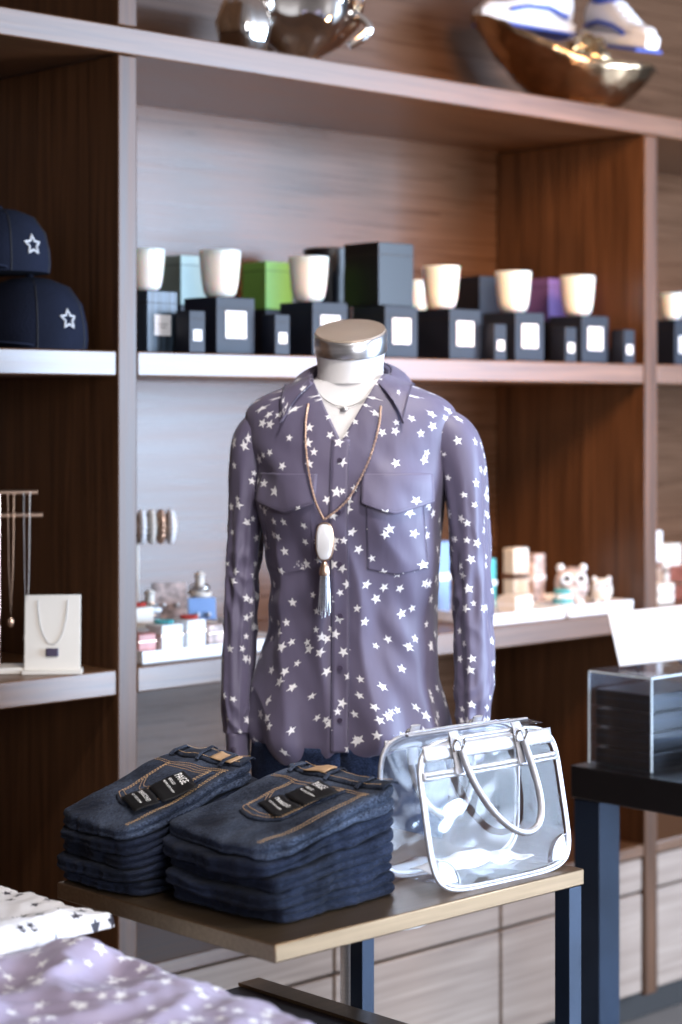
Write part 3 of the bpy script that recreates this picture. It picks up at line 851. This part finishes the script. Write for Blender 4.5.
# ------------------------------------------------------------------ candle shelf
SZ = 1.6655
def carton(x, y, z, w, h, m, label, cat='box', lab=True, group=None, name='candle_box', d=None):
    d = d or w
    o = MB().box(-w/2, w/2, -d/2, d/2, 0, h).obj(name, m, None, (x, y, z), bevel=.0015)
    MB().box(-w/2-.0008, w/2+.0008, -d/2-.0008, d/2+.0008, h*.80, h*.812).obj('lid_seam', M_DARK, o)
    if lab:
        q = w*.27; MB().box(-q, q, -d/2-.0016, -d/2-.0002, h*.28, h*.28+q*2).obj('box_label', M_WHITE, o)
        b = MB()
        for k in range(2): b.box(-q*(.6-.2*k), q*(.6-.2*k), -d/2-.002, -d/2-.0014, h*.28+q*(1.05-.3*k), h*.28+q*(1.15-.3*k))
        b.obj('print_line', M_GREY, o)
    return tag(o, label, cat, group)
G1 = 'dark boxed candles on the shelf'
for x in (2.71, 2.98, 3.2, 3.41, 3.638, 3.885):
    carton(x, 3.205, SZ, .105, .118, M_BOXN, 'ink blue square candle box with white front label', group=G1)
carton(2.535, 3.215, SZ, .078, .125, M_BOXP, 'pinstriped blue candle box with pale label')
for x in (2.575, 2.806, 3.49, 3.745, 3.972):
    carton(x, 3.135, SZ, .042, .085, M_BOXN, 'small ink blue votive candle box with white label', group='small votive boxes')
def jar(x, y, z, s=1, lab='tapered white glass candle jar standing on a box'):
    b = MB(); b.lathe([(.018*s, 0), (.028*s, .003*s), (.034*s, .010*s), (.038*s, .028*s), (.0415*s, .06*s), (.0445*s, .098*s), (.0440*s, .100*s), (.0425*s, .092*s), (.002, .0915*s)], seg=40)
    o = b.obj('candle', M_JAR, None, (x, y, z), smooth=60)
    MB().lathe([(.0405*s, .0925*s), (.0405*s, .094*s), (.002, .0942*s)], seg=32).obj('wax', M_WAX, o)
    MB().tube([(0, 0, .094*s), (.001, 0, .106*s)], .0012, 6).obj('wick', M_DARK, o)
    return tag(o, lab, 'candle', 'white candle jars')
for x in (2.712, 2.965, 3.385, 3.638, 3.88): jar(x, 3.205, SZ+.1185)
jar(2.525, 3.215, SZ+.1255, .86, 'small white glass candle on a pinstriped box')
for (x, m, lb) in ((2.79, M_TEAL, 'pale aqua'), (3.035, M_GREEN, 'bright green'), (3.75, M_BOXN, 'ink blue'), (3.945, M_PURPLE, 'purple')):
    w = .10 if x < 3.0 else .085; yy = 3.42 if x < 3.9 else 3.36
    carton(x, yy, SZ, w, .112, M_BOXN, 'ink blue candle box holding up another box', lab=False, group='back row of candle boxes')
    carton(x, yy, SZ+.1125, w*.96, .108, m, lb+' candle box stacked on a dark box', lab=False)
carton(3.2, 3.225, SZ+.1185, .112, .142, M_BOXK, 'glossy black gift box stacked on a candle box', lab=False, name='gift_box')
o = MB().lathe([(.055, 0), (.056, .002), (.056, .2), (.058, .201), (.058, .262), (.05, .265)], seg=40).obj('round_tin', M_BOXK, None, (3.235, 3.43, SZ)); tag(o, 'tall glossy black round tin with fitted lid', 'tin')
jar(3.50, 3.40, SZ+.119, .8, 'white glass candle jar on a dark box behind others'); carton(3.50, 3.40, SZ, .1, .118, M_BOXN, 'ink blue candle box holding up another jar', lab=False)
for k, (x, y, w, h, m) in enumerate(((4.26, 3.2, .08, .12, M_BOXN), (4.38, 3.22, .09, .12, M_BOXN), (4.31, 3.38, .09, .2, M_BOXN))):
    carton(x, y, SZ, w, h, m, 'ink blue candle box on the neighbouring shelf bay', group='candle boxes in the next bay')
jar(4.38, 3.22, SZ+.1205, .8); jar(4.26, 3.2, SZ+.1205, .7)
# ------------------------------------------------------------------ caps
def starpoly(R, r): return [(R*math.sin(k*pi/5) if k % 2 == 0 else r*math.sin(k*pi/5), R*math.cos(k*pi/5) if k % 2 == 0 else r*math.cos(k*pi/5)) for k in range(10)]
def cap(loc, rot, s, label):
    R_ = .105*s; Hh = .135*s
    prof = [(R_*1.0, 0), (R_*1.02, .02*s), (R_*1.0, Hh*.35), (R_*.92, Hh*.62), (R_*.7, Hh*.86), (R_*.35, Hh*.97), (R_*.03, Hh)]
    def rad(zz):
        for (r0, z0_), (r1, z1_) in zip(prof[:-1], prof[1:]):
            if z0_ <= zz <= z1_+1e-6: return r0+(r1-r0)*(zz-z0_)/(z1_-z0_)
        return R_
    b = MB(); b.lathe(prof, seg=48); o = b.obj('cap', M_CAP, None, loc, rot, smooth=60)
    P = []
    for i in range(10):
        r = []
        for j in range(25):
            a = pi+(-1+2*j/24)*1.05; e = R_*.97+.062*s*(i/9)*math.sqrt(max(0, 1-((j-12)/12)**2))
            r.append(Vector((e*math.cos(a), e*math.sin(a), .006*s+.010*math.cos((j-12)/12*1.4))))
        P.append(r)
    grid('brim', P, M_CAP, o, solid=.004)
    MB().ball((0, 0, Hh+.002), .007*s, 10, sc=(1, 1, .6)).obj('crown_button', M_CAP, o)
    for k in range(6):
        a = k*pi/3+.05; pts = [(rad(Hh*q/13)*1.004*math.cos(a), rad(Hh*q/13)*1.004*math.sin(a), Hh*q/13) for q in range(14)]
        MB().tube(pts, .0010, 6).obj('panel_seam', M_DARK, o)
    pts = []
    a0 = -1.45-rot; zc = Hh*.40; SP = starpoly(.0195, .0088)
    for k in range(10):
        for t in (0, .33, .66):
            x = SP[k][0]+(SP[(k+1) % 10][0]-SP[k][0])*t; z = SP[k][1]+(SP[(k+1) % 10][1]-SP[k][1])*t
            rr = rad(zc+z)+.001; aa = a0+x/rr; pts.append((rr*math.cos(aa), rr*math.sin(aa), zc+z))
    MB().tube(pts, .0021, 8, closed=True).obj('star_emblem', M_EMB, o)
    return tag(o, label, 'cap')
cap((2.235, 3.21, SZ), 0, 1.05, 'navy wool cap with silver star outline')
cap((2.175, 3.225, SZ+.1465), .12, .92, 'navy cap with silver star stacked on another cap')

# ------------------------------------------------------------------ top shelf objects
TZ = 2.2955
bowl = empty('boat_bowl', (3.965, 3.32, TZ), math.radians(-36)); tag(bowl, 'crescent boat shaped hammered bronze bowl with golden inside', 'bowl')
def bz(s): return (.25*((s-.2)/1.2)**2 if s < .2 else .12*((s-.2)/.8)**2)
P = []
for i in range(60):
    s = -1+2*i/59; r = []
    for j in range(31):
        t = -1+2*j/30
        w = .135*(max(0, 1-s*s))**.6+.004
        r.append(Vector((.242*s, w*t, .006+bz(s)+.135*(abs(t)**2.2)*(1-s*s)**.8+.005*noise.noise(Vector((s*9, t*6, 1))))))
    P.append(r)
grid('bowl_shell', P, M_BRONZED, bowl, solid=.006, offset=-1)
Pi = [[p+Vector((0, 0, .0035)) for p in r] for r in P]
grid('bowl_lining', Pi, M_GOLD, bowl, solid=.001)
MB().lathe([(.04, 0), (.042, .003), (.03, .007)], (.05, 0, -.0), 24).obj('foot', M_BRONZED, bowl)
b = MB(); R = []
for i in range(20):
    a = -pi/2+pi*i/19; R.append([Vector(((.055*math.cos(a)+.001)*math.cos(2*pi*j/28), (.045*math.cos(a)+.001)*math.sin(2*pi*j/28), .055*math.sin(a)))*(1+.35*noise.noise(Vector((3*math.cos(2*pi*j/28), 3*math.sin(2*pi*j/28), i*.4)))) for j in range(28)])
b.rings(R); o = b.obj('gold_ornament', M_GOLD, None, (3.97, 3.25, TZ+.155)); tag(o, 'crumpled golden ornament lying in the boat bowl', 'ornament')
def sneaker(loc, rot, tilt, label):
    e = empty('sneaker', loc); e.rotation_euler = (0, tilt, rot); tag(e, label, 'sneaker', 'pair of sneakers in the bowl')
    def hw(t): return .036+.010*math.sin(pi*min(1, t*1.15))*(t**.7)-(.02*max(0, t-.85)/.15)*1.0
    R = []; S_ = []
    for i in range(30):
        t = i/29; x = .27*(t-.5)
        w = max(.012, hw(t)); h = .085 if t < .3 else .085-.052*sm((t-.3)/.55)
        if t > .9: h *= 1-.6*((t-.9)/.1)**2
        if t < .05: w *= .75+.25*t/.05
        R.append([Vector((x, w*math.copysign(abs(math.cos(2*pi*j/28))**.8, math.cos(2*pi*j/28)), .026+h*(.5+.5*math.sin(2*pi*j/28)))) for j in range(28)])
        S_.append([Vector((x*1.04, (w+.005)*math.copysign(abs(math.cos(2*pi*j/28))**.35, math.cos(2*pi*j/28)), .014+.016*math.copysign(abs(math.sin(2*pi*j/28))**.4, math.sin(2*pi*j/28))+.006*t*t)) for j in range(28)])
    MB().rings(R).obj('upper', M_SNKR, e, smooth=60); MB().rings(S_).obj('sole', M_SNKR, e, smooth=60)
    MB().box(-.14, .13, -.043, .043, -.006, .002).obj('outsole', M_BLUE, e, bevel=.003)
    b = MB(); b.tube([Vector((-.085+.04*math.cos(2*pi*k/24), .027*math.sin(2*pi*k/24), .108)) for k in range(24)], .009, 8, closed=True); b.obj('ankle_collar', M_BLUE, e)
    b = MB()
    for k in range(5):
        x = -.02+.022*k; z = .112-.012*k; b.tube([(x, -.022, z-.008), (x, 0, z+.001), (x, .022, z-.008)], .0028, 6)
    b.obj('lace', M_SNKR, e)
    for sg in (-1, 1):
        b = MB(); b.tube([(-.11, sg*.037, .04), (-.05, sg*.044, .055), (.02, sg*.047, .05), (.07, sg*.045, .035)], .006, 8, flat=1); b.obj('side_stripe', M_BLUE, e)
sneaker((3.90, 3.40, TZ+.235), math.radians(165), math.radians(-3), 'white and royal blue running shoe lying in the bowl')
sneaker((4.09, 3.24, TZ+.195), math.radians(-105), math.radians(14), 'white and royal blue running shoe turned toe outward')
so = empty('silver_bowl', (3.02, 3.30, TZ), math.radians(-40)); tag(so, 'polished chrome sculptural bowl with lobed sides', 'bowl')
b = MB(); b.lathe([(.055, 0), (.06, .006), (.04, .02), (.04, .04), (.09, .07), (.135, .12), (.145, .18), (.135, .184), (.12, .12), (.08, .075), (.002, .065)], seg=80, wob=.09); b.obj('vessel', M_CHROME, so, smooth=70)
for sg in (-1, 1):
    b = MB(); b.tube([(sg*(.115+.045*math.sin(pi*k/12)), 0, .07+.08*k/12) for k in range(13)], .009, 10); b.obj('handle', M_CHROME, so)
o = MB(); o.lathe([(.03, 0), (.05, .03), (.06, .075), (.045, .12), (.02, .14)], seg=40, wob=.07); o = o.obj('silver_vase', M_CHROME, None, (2.79, 3.22, TZ)); tag(o, 'small polished chrome lobed vase beside the bowl', 'vase')

# ------------------------------------------------------------------ lower shelf jewellery
LZ = 1.0475
jr = empty('necklace_stand', (2.17, 3.22, LZ), math.radians(-35)); tag(jr, 'gold T-bar necklace stand hung with fine chains', 'jewelry stand')
MB().box(-.09, .07, -.03, .04, 0, .012).obj('base', M_CREAM, jr, bevel=.002)
b = MB(); b.tube([(0, 0, .012), (0, 0, .345)], .004, 10); b.tube([(-.075, 0, .345), (.075, 0, .345)], .005, 10); b.obj('post', M_ROSE, jr)
b = MB(); b.tube([(0, .025, .012), (0, .025, .30)], .004, 10); b.tube([(-.085, .025, .30), (.085, .025, .30)], .005, 10); b.obj('post', M_ROSE, jr)
for k in range(5):
    x = -.066+.030*k; L_ = .24+.03*(k % 3)
    b = MB(); b.tube([(x-.006, -.006, .345), (x-.004, -.008, .345-L_*.6), (x, -.010, .345-L_), (x+.004, -.008, .345-L_*.6), (x+.006, -.006, .345)], .0011, 6); b.ball((x, -.010, .345-L_-.008), .008, 10, sc=(.8, .5, 1.2)); b.obj('necklace', M_ROSE if k % 2 == 1 else M_SILVER, jr)
cd = empty('pendant_card', (2.235, 3.135, LZ), math.radians(-38)); tag(cd, 'cream jewelry card on easel displaying a dark pendant', 'jewelry display')
Mt = Matrix.Rotation(math.radians(-10), 4, 'X')
MB().box(-.053, .053, -.004, .004, .006, .150, M=Mt).obj('card', M_CREAM, cd, bevel=.001)
MB().box(-.057, .057, -.014, .030, 0, .008).obj('ledge', M_CREAM, cd, bevel=.001)
b = MB(); b.tube([Mt @ Vector((.028*math.cos(a), -.0055, .14+.085*math.sin(a))) for a in [pi+pi*k/20 for k in range(21)]], .0009, 6); b.obj('chain', M_SILVER, cd)
b = MB(); b.box(-.012, .012, -.0095, -.0042, .032, .048, M=Mt); b.obj('pendant', M_BUTTON, cd, bevel=.002)

def tray(x0, x1, y0, y1, label):
    o = MB().box(x0-(x0+x1)/2, x1-(x0+x1)/2, -(y1-y0)/2, (y1-y0)/2, 0, .016)
    o = o.obj('display_tray', M_WHITE, None, ((x0+x1)/2, (y0+y1)/2, LZ), bevel=.003)
    b = MB(); hx, hy = (x1-x0)/2, (y1-y0)/2
    b.box(-hx, hx, -hy, -hy+.006, .0162, .026); b.box(-hx, hx, hy-.006, hy, .0162, .026); b.box(-hx, -hx+.006, -hy+.006, hy-.006, .0162, .026); b.box(hx-.006, hx, -hy+.006, hy-.006, .0162, .026)
    b.obj('rim', M_WHITE, o); return tag(o, label, 'tray')
tray(2.44, 2.84, 3.12, 3.36, 'shallow white tray holding jewelry boxes')
tray(3.45, 3.73, 3.12, 3.38, 'shallow white tray holding patterned gift boxes')
tray(3.745, 3.995, 3.12, 3.38, 'shallow white tray holding ceramic figurines')
br = empty('bracelet_stand', (2.675, 3.44, LZ), math.radians(-30)); tag(br, 'cream bracelet roll stand with pearl and gold bangles', 'jewelry stand')
MB().box(-.05, .05, -.03, .03, 0, .01).obj('base', M_WHITE, br)
b = MB(); b.tube([(0, 0, .01), (0, 0, .25)], .005, 10); b.tube([(-.085, 0, .25), (.085, 0, .25)], .022, 16); b.obj('bar', M_CREAM, br)
for k in range(8):
    b = MB(); x = -.074+.021*k
    for q in range(18): b.ball((x, .030*math.cos(2*pi*q/18), .249+.030*math.sin(2*pi*q/18)), .0085, 8)
    b.obj('bracelet', [M_ROSE, M_WHITE, M_CREAM][k % 3], br)
items = [(2.475, 3.17, .045, .04, M_PINK), (2.53, 3.165, .055, .055, M_WHITE), (2.595, 3.165, .05, .06, M_WHITE), (2.655, 3.17, .045, .045, M_FLORAL), (2.72, 3.17, .05, .055, M_WHITE), (2.52, 3.24, .05, .085, M_CREAM)]
for (x, y, w, h, m) in items:
    o = MB().box(-w/2, w/2, -w/2, w/2, 0, h).obj('jewelry_box', m, None, (x, y, LZ+.0165), bevel=.003)
    MB().box(-w/2-.001, w/2+.001, -w/2-.001, w/2+.001, h*.6, h*.64).obj('lid_band', M_ROSE, o)
    b = MB()
    for q in range(14): b.ball((w*.3*math.cos(2*pi*q/14), w*.3*math.sin(2*pi*q/14), h+.0042), .0042, 8)
    b.obj('bead_bracelet', [M_SILVER, M_TURQ, M_RED][int(w*1000) % 3], o)
    tag(o, 'small square jewelry box topped with a beaded bracelet', 'jewelry box', 'small jewelry boxes on white tray')
for k, (x, y, h, ms) in enumerate(((2.60, 3.30, .10, (M_WHITE, M_SILVER)), (2.735, 3.30, .13, (M_CREAM, M_SILVER)))):
    o = MB().lathe([(.024, 0), (.024, .005), (.010, .008), (.010, h), (.013, h+.003), (.006, h+.01)], seg=24).obj('bangle_holder', M_CREAM, None, (x, y, LZ+.0165))
    nb = int((h-.015)/.013)
    for q in range(nb):
        b = MB(); zz = .016+q*.013; rr = .018+.003*math.sin(q*2.1+k)
        b.tube([(rr*math.cos(2*pi*e/20), rr*math.sin(2*pi*e/20), zz+.002*math.sin(2*pi*e/20+q)) for e in range(20)], .0055, 8, closed=True); b.obj('bangle', ms[q % 2], o)
    tag(o, 'slim upright holder stacked with cream and silver bangles', 'jewelry stand', 'bangle holders on the tray')
for k, (x, y, w, h, m) in enumerate(((2.665, 3.31, .075, .12, M_FLORAL), (2.70, 3.245, .06, .09, M_PALEB))):
    o = MB().box(-w/2, w/2, -.003, .003, 0, h, M=Matrix.Rotation(-.15, 4, 'X')).obj('earring_card', m, None, (x, y, LZ+.0170), -.4, bevel=.001)
    b = MB(); b.ball((-w*.2, -.006+h*.09, h*.6), .006, 8); b.ball((w*.2, -.006+h*.09, h*.6), .006, 8); b.obj('earring', M_SILVER, o)
    tag(o, 'small upright patterned card holding stud earrings', 'jewelry card', 'earring cards on the tray')
b = MB().box(-.05, .05, -.006, .006, 0, .16); o = b.obj('jewelry_card', M_PALEB, None, (3.36, 3.3, LZ+.0005), -.3, bevel=.002); MB().box(-.03, .03, -.008, -.0062, .05, .11).obj('earring_panel', M_WHITE, o); tag(o, 'pale blue upright card displaying earrings', 'jewelry display')
for k, (x, y, w, h, m) in enumerate(((3.64, 3.20, .085, .04, M_CREAM), (3.52, 3.2, .05, .06, M_FLORAL), (3.50, 3.32, .05, .17, M_PALEB), (3.59, 3.32, .06, .14, M_FLORAL), (3.665, 3.32, .05, .12, M_TURQ), (3.79, 3.33, .06, .14, M_CREAM), (3.87, 3.34, .06, .12, M_FLORAL))):
    o = MB().box(-w/2, w/2, -w*.3, w*.3, 0, h).obj('gift_box', m, None, (x, y, LZ+.0165), random.uniform(-.25, .25), bevel=.003)
    MB().box(-w/2-.001, w/2+.001, -w*.3-.001, w*.3+.001, h*.45, h*.55).obj('ribbon', M_ROSE if k % 2 else M_WHITE, o)
    tag(o, 'patterned upright gift box with ribbon band', 'box', 'gift boxes on the tray')
def figurine(x, y, s, m, label):
    o = empty('ceramic_figurine', (x, y, LZ+.0165), math.radians(-40)); tag(o, label, 'figurine', 'ceramic figurines on the tray')
    b = MB(); R = []
    for i in range(17):
        a = -pi/2+pi*i/16; rr = math.cos(a)**.7 if math.cos(a) > 0 else 0
        R.append([Vector((.040*s*max(rr, .03)*math.cos(2*pi*j/28), .030*s*max(rr, .03)*math.sin(2*pi*j/28), (.050+.042*math.sin(a))*s)) for j in range(28)])
    b.rings(R); b.obj('figure_body', m, o, smooth=60)
    for sx in (-1, 1):
        b = MB(); b.tube([(sx*.017*s+.011*s*math.cos(2*pi*k/20), -.028*s, .066*s+.011*s*math.sin(2*pi*k/20)) for k in range(20)], .004*s, 8, closed=True); b.obj('ring_eye', M_WHITE, o)
        b = MB(); b.ball((sx*.017*s, -.028*s, .066*s), .006*s, 10); b.obj('eye', M_DARK, o)
        b = MB(); b.ball((sx*.018*s, -.006*s, .008*s), .012*s, 12, sc=(1, 1.2, .65)); b.obj('foot', M_WHITE, o)
        b = MB(); b.ball((sx*.027*s, 0, .090*s), .010*s, 12); b.obj('ear', M_WHITE, o)
figurine(3.845, 3.195, 1.05, M_FLORAL, 'round pink and white patterned ceramic figurine with ring eyes')
figurine(3.95, 3.185, .68, M_CREAM, 'smaller cream ceramic figurine with ring eyes')
for (x, y, s, m) in ((3.775, 3.165, .6, M_TURQ),):
    o = empty('bracelet_stack', (x, y, LZ+.0165)); tag(o, 'rounded stack of chunky turquoise and white beaded bracelets', 'bracelets')
    for lv in range(4):
        b = MB(); nb = 9; rr = (.034-.003*lv)*s
        for q in range(nb): b.ball((rr*math.cos(2*pi*(q+lv*.5)/nb), rr*math.sin(2*pi*(q+lv*.5)/nb), (.012+lv*.019)*s), .0125*s, 10)
        b.obj('bead_ring', m if lv % 2 else M_WHITE, o)
for (x, y, w, h, m) in ((4.2, 3.2, .07, .05, M_CREAM), (4.27, 3.3, .08, .18, M_WHITE), (4.33, 3.2, .08, .09, M_PINK), (4.38, 3.32, .08, .14, M_CREAM)):
    o = MB().box(-w/2, w/2, -w*.4, w*.4, 0, h).obj('gift_box', m, None, (x, y, LZ+.0005), bevel=.003)
    MB().box(-w/2-.001, w/2+.001, -w*.4-.001, w*.4+.001, h*.45, h*.55).obj('ribbon', M_ROSE, o)
    tag(o, 'pale gift box on the neighbouring shelf bay', 'box', 'gift boxes in next bay')

# ------------------------------------------------------------------ acrylic display on black table
ac = empty('acrylic_case', (3.24, 2.48, .8405)); tag(ac, 'clear acrylic display case full of black boxes', 'display case')
hx, hy, hz = .107, .078, .185
b = MB(); t = .004
b.box(-hx, hx, -hy, -hy+t, 0, hz); b.box(-hx, hx, hy-t, hy, 0, hz); b.box(-hx, -hx+t, -hy+t, hy-t, 0, hz); b.box(hx-t, hx, -hy+t, hy-t, 0, hz); b.box(-hx, hx, -hy, hy, hz, hz+t)
b.obj('case', M_ACR, ac, bevel=.001)
b = MB(); b.tube([(-hx, hy, hz), (-hx, -hy, hz), (hx, -hy, hz)], .0022, 6); b.tube([(-hx, -hy, 0.002), (-hx, -hy, hz)], .0022, 6); b.tube([(-hx, hy, 0.002), (-hx, hy, hz)], .002, 6); b.obj('polished_edge', mat('acrylic_edge', (.75, .85, .9), .1), ac)
for k in range(4):
    o = MB().box(-.098, .098, -.070, .070, 0, .034).obj('black_box', M_BLACKT, None, (3.240, 2.480, .8415+.0385*k), bevel=.003)
    MB().box(-.0985, .0985, -.0705, .0705, .018, .020).obj('lid_seam', M_NAVY, o)
    tag(o, 'flat black box inside the acrylic case', 'box', 'black boxes in the case')
sg = empty('sign_card', (3.255, 2.47, 1.0305), math.radians(-40)); tag(sg, 'blank white sign card leaning on a small easel', 'sign')
Mt = Matrix.Rotation(math.radians(-30), 4, 'X') @ Matrix.Rotation(math.radians(-6), 4, 'Y')
MB().box(-.085, .085, -.002, .002, .012, .130, M=Mt).obj('card', M_WHITE, sg)
b = MB(); b.tube([(-.05, -.012, .004), (-.05, .05, .004), Mt @ Vector((-.05, .006, .08))], .003, 6); b.tube([(.05, -.012, .004), (.05, .05, .004), Mt @ Vector((.05, .006, .08))], .003, 6); b.obj('easel', M_NAVY, sg)
o = MB().box(-.07, .07, -.05, .05, 0, .05).obj('black_box', M_BLACKT, None, (3.30, 2.31, .8405), .2, bevel=.002); MB().box(-.0705, .0705, -.0505, .0505, .03, .0315).obj('lid_seam', M_NAVY, o); tag(o, 'black box standing on the table beside the acrylic case', 'box')

# ------------------------------------------------------------------ lights
def aim(o, t): o.rotation_euler = (Vector(t)-o.location).to_track_quat('-Z', 'Y').to_euler()
def area(name, loc, tgt, sx, sy, e, col):
    l = bpy.data.lights.new(name, 'AREA'); l.shape = 'RECTANGLE'; l.size = sx; l.size_y = sy; l.energy = e; l.color = col
    o = bpy.data.objects.new(name, l); COL.objects.link(o); o.location = loc; aim(o, tgt); return o
def spot(name, loc, tgt, e, col, ang=50, rad=.06):
    l = bpy.data.lights.new(name, 'SPOT'); l.energy = e; l.color = col; l.spot_size = math.radians(ang); l.spot_blend = .8; l.shadow_soft_size = rad
    o = bpy.data.objects.new(name, l); COL.objects.link(o); o.location = loc; aim(o, tgt); return o
area('window_light', (6.0, -1.8, 1.7), (2.8, 2.8, 1.3), 3.0, 2.6, 800, (.58, .75, 1))
area('fill_light', (.9, -2.4, 2.2), (2.2, 2.4, 1.1), 2.4, 1.8, 150, (.96, .96, 1))  # added fill lamp behind the camera, not an actual shopfront
spot('downlight', (1.9, 1.4, 3.15), (2.25, 2.4, 1.2), 170, (1, .95, .92), 38, .12)
spot('downlight', (2.7, 1.7, 3.15), (2.2, 2.1, .9), 80, (1, .92, .84), 40, .1)
spot('downlight', (1.1, .9, 3.15), (1.45, 1.95, .85), 75, (1, .96, .92), 34, .12)
spot('downlight', (3.2, 1.7, 2.75), (3.9, 3.5, 1.8), 200, (1, .58, .30), 50, .35)
spot('downlight', (3.1, 1.7, 2.6), (3.6, 3.5, 1.0), 150, (1, .62, .36), 50, .3)
spot('added_uplight', (3.0, 2.2, 1.2), (3.3, 3.4, 2.24), 45, (1, .55, .26), 90, .15)  # added warm uplight for the top shelf's underside, no fixture exists here
w = bpy.data.worlds.new('world'); bpy.context.scene.world = w; w.use_nodes = True
w.node_tree.nodes['Background'].inputs[0].default_value = (.72, .80, 1, 1); w.node_tree.nodes['Background'].inputs[1].default_value = .12

# ------------------------------------------------------------------ camera
cam = bpy.data.cameras.new('camera'); co = bpy.data.objects.new('camera', cam); COL.objects.link(co)
cam.sensor_fit = 'VERTICAL'; cam.sensor_height = 36; cam.lens = 2000/1024*36; cam.shift_y = -102/1024
co.location = (0, 0, 1.55); co.rotation_euler = (pi/2, 0, -math.radians(43.7))
cam.dof.use_dof = True; cam.dof.focus_distance = 3.08; cam.dof.aperture_fstop = 3.0
cam.clip_start = .05
bpy.context.scene.camera = co
